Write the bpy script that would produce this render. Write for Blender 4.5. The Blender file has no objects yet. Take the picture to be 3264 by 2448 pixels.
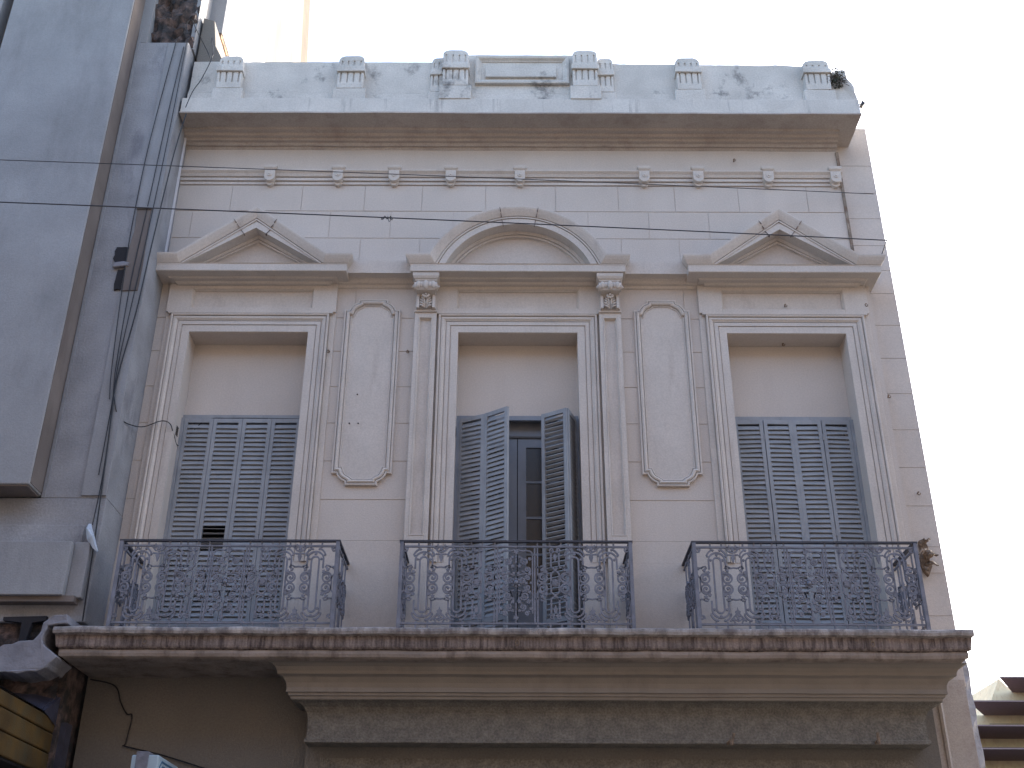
import bpy, bmesh, math, random
from mathutils import Vector, Matrix, noise
random.seed(7)
PI = math.pi; R = math.radians
sc = bpy.context.scene
col = sc.collection

# ---------------------------------------------------------------- camera
cam_d = bpy.data.cameras.new('camera'); cam = bpy.data.objects.new('camera', cam_d); col.objects.link(cam)
cam_d.sensor_fit = 'HORIZONTAL'; cam_d.sensor_width = 36.0
cam_d.lens = 36.0 * 3617.0 / 3264.0
cam_d.clip_start = 0.05; cam_d.clip_end = 3000
def cam_matrix(pitch, roll, yaw, loc):
    cw, sw = math.cos(yaw), math.sin(yaw)
    fw = Vector((sw * math.cos(pitch), cw * math.cos(pitch), math.sin(pitch)))
    rt = Vector((cw, -sw, 0)); up = rt.cross(fw)
    r2 = rt * math.cos(roll) + up * math.sin(roll); u2 = r2.cross(fw)
    m = Matrix((r2, u2, -fw)).transposed().to_4x4(); m.translation = Vector(loc)
    return m
cam.matrix_world = cam_matrix(R(27.71), R(.21), R(-.05), (0, -10.4, 1.6))
sc.camera = cam

# ---------------------------------------------------------------- light
SUN_EL = R(29); SUN_AZ = R(40)        # azimuth measured from +x towards +y: the sun stands behind and to the right
w = bpy.data.worlds.new('World'); sc.world = w; w.use_nodes = True
nt = w.node_tree; bg = nt.nodes['Background']
sky = nt.nodes.new('ShaderNodeTexSky'); sky.sky_type = 'NISHITA'; sky.sun_disc = False
sky.sun_elevation = SUN_EL; sky.sun_rotation = PI / 2 - SUN_AZ
sky.air_density = 1.0; sky.dust_density = 2.6; sky.ozone_density = 1.0; sky.altitude = 20
nt.links.new(sky.outputs[0], bg.inputs[0]); bg.inputs[1].default_value = 0.15
sd = bpy.data.lights.new('sun', 'SUN'); sd.energy = 2.2; sd.angle = R(.5); sd.color = (1, .93, .82)
sun = bpy.data.objects.new('sun', sd); col.objects.link(sun)
sdir = Vector((math.cos(SUN_AZ) * math.cos(SUN_EL), math.sin(SUN_AZ) * math.cos(SUN_EL), math.sin(SUN_EL)))
sun.rotation_euler = sdir.to_track_quat('Z', 'Y').to_euler()
sc.view_settings.view_transform = 'Standard'; sc.view_settings.look = 'None'
sc.view_settings.gamma = 1; sc.view_settings.exposure = 2.2; sc.view_settings.use_curve_mapping = False

# ---------------------------------------------------------------- materials
def mat(name, base, rough=.85, var=.12, vscale=3.0, bump=.25, bscale=90, stain=None, stain_amt=.5, stain_scale=(2.5, 2.5, .5),
        stain_lo=.52, stain_hi=.72, metal=0, speck=0, tint2=None):
    m = bpy.data.materials.new(name); m.use_nodes = True; n = m.node_tree.nodes; l = m.node_tree.links
    b = n['Principled BSDF']; b.inputs['Roughness'].default_value = rough; b.inputs['Metallic'].default_value = metal
    tc = n.new('ShaderNodeTexCoord')
    nz = n.new('ShaderNodeTexNoise'); nz.inputs['Scale'].default_value = vscale; nz.inputs['Detail'].default_value = 6
    l.new(tc.outputs['Object'], nz.inputs['Vector'])
    mp = n.new('ShaderNodeMapRange'); mp.inputs['From Min'].default_value = .3; mp.inputs['From Max'].default_value = .7
    l.new(nz.outputs[0], mp.inputs['Value'])
    mx = n.new('ShaderNodeMix'); mx.data_type = 'RGBA'
    c2 = tint2 if tint2 else tuple(c * (1 - var * 1.6) for c in base)
    mx.inputs['A'].default_value = (*[min(1, c * (1 + var * .5)) for c in base], 1); mx.inputs['B'].default_value = (*c2, 1)
    l.new(mp.outputs[0], mx.inputs['Factor'])
    out = mx.outputs['Result']
    if stain:
        mg = n.new('ShaderNodeMapping'); mg.inputs['Scale'].default_value = stain_scale
        l.new(tc.outputs['Object'], mg.inputs['Vector'])
        n2 = n.new('ShaderNodeTexNoise'); n2.inputs['Scale'].default_value = 1.0; n2.inputs['Detail'].default_value = 9; n2.inputs['Roughness'].default_value = .68
        l.new(mg.outputs[0], n2.inputs['Vector'])
        m2 = n.new('ShaderNodeMapRange'); m2.inputs['From Min'].default_value = stain_lo; m2.inputs['From Max'].default_value = stain_hi
        m2.inputs['To Max'].default_value = stain_amt
        l.new(n2.outputs[0], m2.inputs['Value'])
        x2 = n.new('ShaderNodeMix'); x2.data_type = 'RGBA'; x2.inputs['B'].default_value = (*stain, 1)
        l.new(out, x2.inputs['A']); l.new(m2.outputs[0], x2.inputs['Factor']); out = x2.outputs['Result']
    if speck:
        n3 = n.new('ShaderNodeTexNoise'); n3.inputs['Scale'].default_value = 60; n3.inputs['Detail'].default_value = 3
        l.new(tc.outputs['Object'], n3.inputs['Vector'])
        m3 = n.new('ShaderNodeMapRange'); m3.inputs['From Min'].default_value = .35; m3.inputs['From Max'].default_value = .65
        m3.inputs['To Min'].default_value = 1 - speck; m3.inputs['To Max'].default_value = 1 + speck
        l.new(n3.outputs[0], m3.inputs['Value'])
        x3 = n.new('ShaderNodeVectorMath'); x3.operation = 'SCALE'
        l.new(out, x3.inputs[0]); l.new(m3.outputs[0], x3.inputs['Scale']); out = x3.outputs[0]
    l.new(out, b.inputs['Base Color'])
    if bump:
        n4 = n.new('ShaderNodeTexNoise'); n4.inputs['Scale'].default_value = bscale; n4.inputs['Detail'].default_value = 5
        l.new(tc.outputs['Object'], n4.inputs['Vector'])
        bp = n.new('ShaderNodeBump'); bp.inputs['Strength'].default_value = bump; bp.inputs['Distance'].default_value = .01
        l.new(n4.outputs[0], bp.inputs['Height']); l.new(bp.outputs[0], b.inputs['Normal'])
    return m
M = {}
M['stucco'] = mat('cream_stucco', (.53, .468, .42), var=.05, vscale=1.3, stain=(.36, .30, .26), stain_amt=.28, stain_scale=(3, 3, .6), stain_lo=.5, stain_hi=.85, bump=.22, speck=.05)
M['trim'] = mat('cream_moulding', (.545, .487, .44), var=.07, vscale=2.2, stain=(.26, .2, .17), stain_amt=.5, stain_scale=(7, 7, 1.2), stain_lo=.55, stain_hi=.85, bump=.2, speck=.06)
M['cornice'] = mat('cornice_stucco', (.42, .365, .325), var=.1, vscale=1.6, stain=(.20, .14, .12), stain_amt=.6, stain_scale=(4, 4, 3), stain_lo=.5, stain_hi=.8, bump=.3, speck=.08)
M['attic'] = mat('weathered_attic', (.55, .52, .48), var=.12, vscale=2.5, stain=(.045, .045, .05), stain_amt=.75, stain_scale=(2.0, 2.0, 1.6), stain_lo=.575, stain_hi=.68, bump=.5, bscale=40, speck=.08)
M['fascia'] = mat('streaked_fascia', (.56, .53, .49), var=.1, vscale=2, stain=(.12, .11, .11), stain_amt=.7, stain_scale=(9, 9, .7), stain_lo=.56, stain_hi=.75, bump=.4, bscale=50, speck=.06)
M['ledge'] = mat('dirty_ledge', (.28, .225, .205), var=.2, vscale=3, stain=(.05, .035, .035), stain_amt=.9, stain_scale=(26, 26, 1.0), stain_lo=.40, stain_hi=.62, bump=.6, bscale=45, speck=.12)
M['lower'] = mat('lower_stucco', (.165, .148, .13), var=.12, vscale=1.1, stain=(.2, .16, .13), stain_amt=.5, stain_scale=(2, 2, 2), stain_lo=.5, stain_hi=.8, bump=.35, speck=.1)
M['rough'] = mat('roughcast', (.17, .152, .13), var=.18, vscale=10, bump=1.0, bscale=45, speck=.22)
M['shutter'] = mat('blue_grey_paint', (.285, .295, .315), rough=.6, var=.12, vscale=5, bump=.1, bscale=120, stain=(.12, .13, .15), stain_amt=.4, stain_scale=(8, 8, 2))
M['iron'] = mat('grey_blue_iron', (.17, .175, .215), rough=.55, var=.2, vscale=12, bump=.3, bscale=150, stain=(.12, .06, .045), stain_amt=.5, stain_scale=(10, 10, 10), stain_lo=.6, stain_hi=.75)
M['darkiron'] = mat('dark_handrail', (.045, .045, .06), rough=.6, var=.2, vscale=12)
M['door'] = mat('grey_door_paint', (.20, .215, .25), rough=.5, var=.1, vscale=5, bump=.1)
M['dark'] = mat('dark_interior', (.02, .018, .022), rough=.9, var=.2)
M['neigh'] = mat('grey_blue_render', (.275, .275, .285), var=.12, vscale=1.6, stain=(.13, .12, .125), stain_amt=.6, stain_scale=(1.8, 1.8, .5), stain_lo=.52, stain_hi=.8, bump=.35, bscale=70, speck=.05)
M['neigh2'] = mat('patched_grey_render', (.285, .285, .30), var=.16, vscale=2.5, stain=(.11, .105, .13), stain_amt=.75, stain_scale=(3.5, 3.5, 1.3), stain_lo=.56, stain_hi=.74, bump=.6, bscale=40, speck=.07)
M['neighsoff'] = mat('bounce_and_patch_brown', (.17, .14, .125), var=.2, vscale=2, bump=.4, stain=(.08, .06, .06), stain_amt=.6, stain_scale=(3, 3, .8))  # brown paints warm bounced light on returns and soffits; also colours the patch
M['ledgelip'] = mat('highlit_worn_lip', (.38, .34, .32), var=.3, vscale=9, stain=(.10, .08, .08), stain_amt=.8, stain_scale=(9, 9, 4), stain_lo=.45, stain_hi=.6, bump=.6, bscale=40)  # pale base paints the highlights along the lip, under real blotches
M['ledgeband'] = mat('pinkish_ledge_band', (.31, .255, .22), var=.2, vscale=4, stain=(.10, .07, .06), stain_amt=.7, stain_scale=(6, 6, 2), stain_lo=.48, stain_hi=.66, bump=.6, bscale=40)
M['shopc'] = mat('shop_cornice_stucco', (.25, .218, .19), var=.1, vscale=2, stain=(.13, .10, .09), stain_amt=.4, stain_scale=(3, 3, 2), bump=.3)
M['bead'] = mat('worn_corner_bead', (.30, .24, .19), var=.4, vscale=8, bump=.5, stain=(.14, .07, .04), stain_amt=.8, stain_scale=(6, 6, 5), stain_lo=.5, stain_hi=.6)
M['brick'] = mat('rough_broken_brick', (.11, .075, .065), var=.5, vscale=9, bump=1.0, bscale=18, stain=(.02, .02, .022), stain_amt=.9, stain_scale=(9, 9, 9), stain_lo=.42, stain_hi=.6, speck=.2)
M['plaster'] = mat('pale_plaster', (.23, .225, .25), var=.15, vscale=5, bump=.8, bscale=25, stain=(.15, .14, .16), stain_amt=.6, stain_scale=(6, 6, 6), stain_lo=.5, stain_hi=.7)
M['white'] = mat('white_render', (.78, .76, .72), var=.05, vscale=.8, bump=.1)
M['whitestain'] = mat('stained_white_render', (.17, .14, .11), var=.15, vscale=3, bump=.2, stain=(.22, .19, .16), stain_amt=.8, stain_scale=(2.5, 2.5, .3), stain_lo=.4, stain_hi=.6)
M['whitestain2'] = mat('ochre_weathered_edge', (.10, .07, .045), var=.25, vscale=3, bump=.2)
M['rust'] = mat('rusty_concrete', (.30, .17, .09), var=.5, vscale=10, bump=.7, bscale=30)
M['cable'] = mat('black_cable', (.012, .012, .016), rough=.6, bump=0)
M['wire'] = mat('street_wire', (.035, .035, .045), rough=.6, bump=0)
M['rod'] = mat('white_rod', (.52, .5, .52), rough=.5, var=.1, bump=.1)
M['yellow'] = mat('ochre_boards', (.10, .055, .012), rough=.6, var=.35, vscale=4, bump=.3, stain=(.05, .05, .03), stain_amt=.7, stain_scale=(5, 5, 3), stain_lo=.48, stain_hi=.65)
M['tarp'] = mat('dark_blue_flashing', (.05, .05, .075), rough=.45, var=.3, vscale=6)
M['signw'] = mat('pale_blue_sign', (.34, .43, .50), rough=.4, var=.06, bump=.05)
M['signg'] = mat('grey_sign_strip', (.17, .17, .2), rough=.7, var=.2, vscale=20, bump=.3)
M['signb'] = mat('blue_sign_line', (.04, .12, .22), rough=.4, bump=0)
M['far'] = mat('far_beige', (.86, .66, .42), var=.08, vscale=.6, bump=.2, bscale=4, stain=(.6, .36, .17), stain_amt=.6, stain_scale=(3, 3, 2), stain_lo=.5, stain_hi=.7)
M['fardark'] = mat('far_soffit', (.26, .17, .165), var=.1, bump=0)
M['asphalt'] = mat('asphalt', (.05, .05, .052), var=.2, vscale=2, bump=.4, bscale=60)
M['paving'] = mat('pavement_tiles', (.14, .13, .12), var=.2, vscale=3, bump=.4)
M['kerb'] = mat('kerb_stone', (.3, .29, .27), var=.2)
M['ochre'] = mat('opposite_wall', (.16, .13, .11), var=.1)
M['glass'] = mat('dark_glass', (.012, .011, .016), rough=.25, bump=0)
M['leaf'] = mat('weed_leaves', (.05, .055, .03), var=.4, vscale=20, bump=0)
M['twig'] = mat('dry_twigs', (.09, .065, .05), var=.3, vscale=20, bump=0)
M['bag'] = mat('grey_plastic', (.45, .5, .58), rough=.4, var=.2, bump=.2)
M['joint'] = mat('mortar_joint', (.16, .13, .12), var=.2, bump=.3)
M['paintline'] = mat('white_road_paint', (.7, .7, .68), var=.1)
M['rustlamp'] = mat('corroded_metal', (.22, .15, .10), rough=.7, var=.4, vscale=25, bump=.5)

# ---------------------------------------------------------------- helpers
class MB:
    def __init__(s): s.v = []; s.f = []
    def vert(s, p): s.v.append(tuple(p)); return len(s.v) - 1
    def face(s, idx): s.f.append(tuple(idx))
    def box(s, x0, x1, y0, y1, z0, z1):
        b = len(s.v)
        for z in (z0, z1):
            for (x, y) in ((x0, y0), (x1, y0), (x1, y1), (x0, y1)): s.v.append((x, y, z))
        for q in ((0, 3, 2, 1), (4, 5, 6, 7), (0, 1, 5, 4), (1, 2, 6, 5), (2, 3, 7, 6), (3, 0, 4, 7)): s.f.append(tuple(b + i for i in q))
        return b
    def poly(s, pts, y0, y1):            # outline in x,z given real thickness y0..y1
        b = len(s.v); n = len(pts)
        for y in (y0, y1):
            for (x, z) in pts: s.v.append((x, y, z))
        s.f.append(tuple(range(b, b + n))); s.f.append(tuple(range(b + 2 * n - 1, b + n - 1, -1)))
        for i in range(n):
            j = (i + 1) % n; s.f.append((b + i, b + n + i, b + n + j, b + j))
    def tube(s, pts, r, k=6):
        pts = [Vector(p) for p in pts]; n = len(pts); b = len(s.v); up = Vector((0, 0, 1))
        for i, p in enumerate(pts):
            t = (pts[min(i + 1, n - 1)] - pts[max(i - 1, 0)]).normalized()
            a = t.cross(up)
            if a.length < .05: a = t.cross(Vector((0, 1, 0)))
            a.normalize(); c = t.cross(a)
            rr = r[i] if isinstance(r, (list, tuple)) else r
            for q in range(k):
                an = 2 * PI * q / k; s.v.append(tuple(p + (a * math.cos(an) + c * math.sin(an)) * rr))
        for i in range(n - 1):
            for q in range(k):
                q2 = (q + 1) % k
                s.f.append((b + i * k + q, b + i * k + q2, b + (i + 1) * k + q2, b + (i + 1) * k + q))
        s.f.append(tuple(range(b + k - 1, b - 1, -1))); s.f.append(tuple(range(b + (n - 1) * k, b + n * k)))
    def ribbon(s, pts, wdt=.011, t=.012, y=0., closed=False):   # cast iron stroke in the x,z plane
        n = len(pts); b = len(s.v)
        wdt *= 1.45
        for i, (x, z) in enumerate(pts):
            if closed: a = pts[i - 1]; c = pts[(i + 1) % n]
            else: a = pts[max(i - 1, 0)]; c = pts[min(i + 1, n - 1)]
            dx, dz = c[0] - a[0], c[1] - a[1]; L = math.hypot(dx, dz) or 1
            nx, nz = -dz / L * wdt / 2, dx / L * wdt / 2
            for (sx, sy) in ((1, -1), (1, 1), (-1, 1), (-1, -1)): s.v.append((x + sx * nx, y + sy * t / 2, z + sx * nz))
        m = n if closed else n - 1
        for i in range(m):
            j = (i + 1) % n
            for q in range(4):
                q2 = (q + 1) % 4; s.f.append((b + 4 * i + q, b + 4 * j + q, b + 4 * j + q2, b + 4 * i + q2))
        if not closed: s.f.append((b, b + 1, b + 2, b + 3)); s.f.append(tuple(b + 4 * (n - 1) + q for q in (3, 2, 1, 0)))
    def ball(s, c, r, seg=8, rings=6, sq=(1, 1, 1)):
        b = len(s.v)
        for i in range(rings + 1):
            th = PI * i / rings
            for j in range(seg):
                ph = 2 * PI * j / seg
                s.v.append((c[0] + r * sq[0] * math.sin(th) * math.cos(ph), c[1] + r * sq[1] * math.sin(th) * math.sin(ph), c[2] + r * sq[2] * math.cos(th)))
        for i in range(rings):
            for j in range(seg):
                j2 = (j + 1) % seg; s.f.append((b + i * seg + j, b + (i + 1) * seg + j, b + (i + 1) * seg + j2, b + i * seg + j2))
    def sweep(s, path, prof, plane='xz', y0=0., closed=False, seg=0, jit=0., jf=2.5, e0=None, e1=None, caps=True):
        # path: 2D points, prof: (offset to the right of travel, height).  xz: height = towards the street.  xy: height = z
        if seg:
            new = []
            for i in range(len(path) - (0 if closed else 1)):
                a = path[i]; c = path[(i + 1) % len(path)]; L = math.hypot(c[0] - a[0], c[1] - a[1]); k = max(1, int(L / seg))
                for q in range(k): new.append((a[0] + (c[0] - a[0]) * q / k, a[1] + (c[1] - a[1]) * q / k))
            if not closed: new.append(path[-1])
            path = new
        n = len(path); k = len(prof); b = len(s.v)
        for i in range(n):
            def nrm(a, c):
                dx, dy = c[0] - a[0], c[1] - a[1]; L = math.hypot(dx, dy) or 1; return (dy / L, -dx / L)
            n1 = nrm(path[i - 1], path[i]) if (i > 0 or closed) else None
            n2 = nrm(path[i], path[(i + 1) % n]) if (i < n - 1 or closed) else None
            if n1 is None: m = n2
            elif n2 is None: m = n1
            else:
                d = 1 + n1[0] * n2[0] + n1[1] * n2[1]; d = max(d, .25)
                m = ((n1[0] + n2[0]) / d, (n1[1] + n2[1]) / d)
            for q, (o, h) in enumerate(prof):
                a, c = path[i][0] + m[0] * o, path[i][1] + m[1] * o
                if i == 0 and e0: a += e0(h)
                if i == n - 1 and e1: a += e1(h)
                P = Vector((a, y0 - h, c)) if plane == 'xz' else Vector((a, c, h))
                if jit:
                    nv = noise.noise_vector(Vector((P.x * jf, P.y * 3, P.z * jf))); P += Vector((nv.x * .3, nv.y, nv.z)) * jit
                    nv = noise.noise_vector(Vector((P.x * jf * 5, P.y * 9, P.z * jf * 5 + 7))); P += Vector((nv.x * .3, nv.y, nv.z)) * jit * .4
                s.v.append(tuple(P))
        for i in range(n if closed else n - 1):
            j = (i + 1) % n
            for q in range(k - 1): s.f.append((b + i * k + q, b + i * k + q + 1, b + j * k + q + 1, b + j * k + q))
        if caps and not closed:
            s.f.append(tuple(range(b + k - 1, b - 1, -1))); s.f.append(tuple(range(b + (n - 1) * k, b + n * k)))
    def xform(s, f, start=0):
        for i in range(start, len(s.v)): s.v[i] = tuple(f(*s.v[i]))
    def build(s, name, m, parent=None, loc=(0, 0, 0), smooth=False, bevel=0, fix=True):
        me = bpy.data.meshes.new(name); me.from_pydata(s.v, [], s.f); me.materials.append(M[m] if isinstance(m, str) else m)
        if fix:
            bm = bmesh.new(); bm.from_mesh(me); bmesh.ops.recalc_face_normals(bm, faces=bm.faces); bm.to_mesh(me); bm.free()
        if smooth:
            for p in me.polygons: p.use_smooth = True
        o = bpy.data.objects.new(name, me); col.objects.link(o); o.location = loc
        if parent: o.parent = parent
        if bevel:
            md = o.modifiers.new('bevel', 'BEVEL'); md.width = bevel; md.segments = 2; md.limit_method = 'ANGLE'; md.angle_limit = R(35)
        return o
def tag(o, label=None, cat=None, group=None, kind=None):
    if label: o['label'] = label
    if cat: o['category'] = cat
    if group: o['group'] = group
    if kind: o['kind'] = kind
    return o
def empty(name, loc, label, cat, group=None):
    o = bpy.data.objects.new(name, None); col.objects.link(o); o.location = loc; o.empty_display_size = .2
    return tag(o, label, cat, group)
def copy_part(o, parent, loc):
    c = o.copy(); col.objects.link(c); c.parent = parent; c.location = loc
    for ch in list(o.children):
        copy_part(ch, c, ch.location)
    return c
def arc(cx, cz, r, a0, a1, n=12): return [(cx + r * math.cos(R(a0 + (a1 - a0) * i / n)), cz + r * math.sin(R(a0 + (a1 - a0) * i / n))) for i in range(n + 1)]
def spiral(cx, cz, r0, r1, a0, turns, n=26): return [(cx + (r0 + (r1 - r0) * (i / n) ** .8) * math.cos(R(a0) + 2 * PI * turns * i / n), cz + (r0 + (r1 - r0) * (i / n) ** .8) * math.sin(R(a0) + 2 * PI * turns * i / n)) for i in range(n + 1)]
def sag(a, b, s, n=24):
    a = Vector(a); b = Vector(b); return [a.lerp(b, i / n) - Vector((0, 0, 4 * s * (i / n) * (1 - i / n))) for i in range(n + 1)]

# ---------------------------------------------------------------- street (below and behind the frame)
g = MB(); g.box(-300, 300, -300, 300, -.5, 0); tag(g.build('ground', 'asphalt'), 'grey ground of the city', kind='structure')
g = MB(); g.box(-60, 60, -10.0, -2.6, 0.002, .006); tag(g.build('road', 'asphalt'), kind='structure')
for (a, b) in ((-2.4, .3), (-13.0, -10.2)):
    g = MB(); g.box(-60, 60, a, b, 0, .13); tag(g.build('pavement', 'paving'), kind='structure')
for (a, b) in ((-2.58, -2.405), (-10.195, -10.02)):
    g = MB(); g.box(-60, 60, a, b, 0, .135); tag(g.build('kerb', 'kerb'), kind='structure')
# the row of houses on the camera's side of the street, behind the photographer: shades and bounces light as the street does
opp = empty('house_row', (0, -13, 0), 'brown house fronts across the street behind the photographer', 'building')
g = MB(); g.box(-45, 45, -10, 0, 0, 12.5)
g.build('wall', 'ochre', opp)
for i in range(-9, 10):
    for (z0, z1) in ((1, 3.2), (5, 7.6)):
        g = MB(); g.box(i * 4.5 - .7, i * 4.5 + .7, -.2, .02, z0, z1); g.build('window', 'glass', opp)

# ================================================================ THE HOUSE
CX = .045
house = empty('town_house', (CX, 0, 0), 'cream stuccoed two-storey town house front with three shuttered balcony doors under pediments', 'building')
XL, XR = -3.905, 3.70          # wall ends, measured from the house axis
DX = (-2.842, 0.005, 2.845)    # axes of the three doors
HW = .635; ZT = 7.66           # opening
ZF = 4.30                      # balcony floor

# wall body with three openings
g = MB()
xs = [XL]
for d in DX: xs += [d - HW, d + HW]
xs.append(XR)
for i in range(0, 8, 2): g.box(xs[i], xs[i + 1], .006, .6, 3.2, 10.5)
for i in range(1, 7, 2):
    g.box(xs[i], xs[i + 1], .006, .6, ZT, 10.5)
    g.box(xs[i], xs[i + 1], .006, .6, 3.2, ZF)
# ashlar blocks with real joints
rows = [(9.255, 9.608, (-3.24, -2.44, -1.73, -1.08, -.36, .43, 1.14, 1.78, 2.50, 3.28)),
        (8.887, 9.25, (-3.65, -2.10, -1.42, -.72, .79, 1.47, 2.14)),
        (8.55, 8.882, (-1.74, -1.08, 1.15, 1.79)), (7.853, 8.545, (-1.74, 1.79)), (7.446, 7.848, ()), (7.026, 7.441, ()), (6.609, 7.021, ()), (6.188, 6.604, ()),
        (5.775, 6.183, ()), (5.35, 5.77, ())]
J = .0035
for (z0, z1, jx) in rows:
    cuts = [XL] + list(jx) + [XR]
    for a, b in zip(cuts[:-1], cuts[1:]):
        parts = [(a + J, b - J)]
        if z0 < ZT + .01:
            new = []
            for (p, q) in parts:
                cur = p
                for d in DX:
                    l_, r_ = d - HW, d + HW
                    if r_ <= cur or l_ >= q: continue
                    if l_ > cur: new.append((cur, l_))
                    cur = r_
                if cur < q: new.append((cur, q))
            parts = new
        zz1 = z1
        for (p, q) in parts:
            if z0 < ZT < z1: pass
            dy = random.uniform(-.0008, .0008)
            g.box(p, q, dy, .0065, z0 + .0025, zz1 - .0025)
g.box(XL, XR, 0, .0065, 9.613, 10.5)
# dado courses
for i in range(0, 8, 2):
    g.box(xs[i], xs[i + 1], -.012, .0065, 5.128, 5.345); g.box(xs[i], xs[i + 1], -.022, .0065, 4.2, 5.124)
wall = g.build('wall', 'stucco', house)
# lintel gaps over the openings above ZT are closed by the wall body
# recessed return strip at the right end of the front
g = MB()
zc = [4.0, 4.66, 5.08, 5.345, 5.77, 6.183, 6.604, 7.021, 7.441, 7.848, 8.25, 8.55, 8.882, 9.25, 9.61, 10.0, 10.56]
g.box(XR, 4.125, .116, .6, 4.0, 10.56)
for a, b in zip(zc[:-1], zc[1:]):
    g.box(XR + .0, 4.125, .11, .1165, a + .003, b - .003)
# wavy broken outer edge
for i in range(len(zc) - 1):
    pass
g.box(XR, XR + .11, -.0, .11, 4.2, 8.3)
side = g.build('corner_strip', 'stucco', house)
g = MB(); g.box(XR - .018, XR + .012, -.02, .0, 8.5, 10.1)
g.build('corner_bead', 'bead', house)

# ---- main cornice
cor = [(0, 10.118), (.02, 10.15), (.045, 10.15), (.06, 10.18), (.095, 10.186), (.105, 10.212), (.14, 10.218), (.155, 10.245), (.205, 10.25), (.22, 10.272), (.468, 10.272), (.468, 10.29), (.3, 10.32)]
pth = [(-3.83 + .08, .3), (-3.83 + .08, 0), (3.86 - .5, 0), (3.86 - .5, .3)]
g = MB(); g.sweep([(-3.36, .3), (-3.36, 0), (3.42, 0), (3.42, .3)], cor, 'xy', seg=.16, jit=.005, caps=False)
# the wall mouldings run on to the wall ends below the slab
g.sweep([(XL, 0), (-3.3, 0)], [(o, z) for o, z in cor[:9]] + [(.205, 10.28), (0, 10.30)], 'xy')
g.sweep([(3.3, 0), (XR, 0)], [(o, z) for o, z in cor[:9]] + [(.205, 10.28), (0, 10.30)], 'xy')
cornice = g.build('cornice', 'cornice', house)
fas = [(.2, 10.295), (.462, 10.288), (.46, 10.49), (.45, 10.50), (0, 10.53)]
g = MB(); g.sweep([(-3.36, .3), (-3.36, 0), (3.42, 0), (3.42, .3)], fas, 'xy', seg=.13, jit=.005, caps=False)
g.build('fascia', 'fascia', cornice)

# ---- string course with nine small brackets
st = [(0, 9.607), (-.012, 9.609), (-.012, 9.615), (.012, 9.617), (.012, 9.652), (.0, 9.653), (.0, 9.659), (.03, 9.661), (.03, 9.696), (.018, 9.697), (.018, 9.703), (.045, 9.706), (.06, 9.735), (.085, 9.76), (.085, 9.782), (0, 9.81)]
g = MB(); g.sweep([(XL, 0), (XR, 0)], st, 'xy', seg=.3, jit=.002); string = g.build('string_course', 'trim', house)
def bracket():
    g = MB()
    g.sweep([(-.055, 0), (-.055, -.09), (.055, -.09), (.055, 0)], [(0, 9.765), (.018, 9.785), (.022, 9.80), (.022, 9.822), (0, 9.83)], 'xy')
    g.box(-.055, .055, -.09, 0, 9.74, 9.82)
    pts = [(-.058, 9.76), (-.058, 9.67)] + arc(0, 9.67, .058, 180, 360, 10) + [(.058, 9.76)]
    g.poly(pts, -.095, 0)
    g.tube([(0, -.094, 9.695), (0, -.104, 9.695)], .027, 12); g.ball((0, -.104, 9.695), .011)
    g.poly([(-.045, 9.625)] + arc(0, 9.625, .045, 180, 360, 8), -.05, 0)
    return g
b0 = None
for x in (-2.818, -2.043, -1.404, -.759, .027, 1.442, 2.055, 2.852, 3.617):
    if b0 is None: b0 = bracket().build('bracket', 'trim', string, (x, 0, 0))
    else: copy_part(b0, string, (x, 0, 0))

# ---- string between the pediments
st2 = [(0, 8.215), (.02, 8.225), (.03, 8.25), (.06, 8.26), (.08, 8.285), (.10, 8.30), (.195, 8.30), (.20, 8.455), (.0, 8.56)]
for (a, b) in ((-1.95, -1.05), (1.06, 1.98)):
    g = MB(); g.sweep([(a, 0), (b, 0)], st2, 'xy', seg=.15, jit=.003); g.build('string_course', 'trim', house)

# ---- attic
attic = MB()
def wav(x, amp=.012, s=0): return amp * noise.noise(Vector((x * 4.1, s, 0))) + amp * .6 * noise.noise(Vector((x * 17, s, 3)))
def wavy_wall(g, x0, x1, z0, z1, y0, y1, amp=.012, s=0, slope=0):
    n = max(2, int((x1 - x0) / .05)); b = len(g.v)
    for i in range(n + 1):
        x = x0 + (x1 - x0) * i / n; zt = z1 + wav(x, amp, s) + slope * (x - x0)
        for (y, z) in ((y0, z0), (y0, zt - .012), (y0 + .012, zt), (y1, zt + .004), (y1, z0)): g.v.append((x, y, z))
    for i in range(n):
        for q in range(4): g.f.append((b + i * 5 + q, b + i * 5 + q + 1, b + (i + 1) * 5 + q + 1, b + (i + 1) * 5 + q))
    g.f.append(tuple(range(b + 4, b - 1, -1))); g.f.append(tuple(range(b + n * 5, b + n * 5 + 5)))
a = -.35
wavy_wall(attic, -3.80, -.60, 10.5, 11.155, a, -.05, s=1)
wavy_wall(attic, .95, 3.64, 10.5, 11.14, a, -.05, .016, s=2, slope=-.009)
wavy_wall(attic, -.66, .70, 10.5, 11.27, a - .003, -.05, .006, s=3)
for (p, q) in ((-3.80, -.55), (-.55, .63), (.63, 3.64)):
    n = int((q - p) / .3)
    attic.sweep([(p, a), (q, a)], [(0, 10.5), (.03, 10.5), (.03, 10.646), (.006, 10.648), (.006, 10.658), (.016, 10.66), (.016, 10.70), (0, 10.71)], 'xy', seg=.2, jit=.004)
attic_o = attic.build('parapet', 'attic', house)
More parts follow.
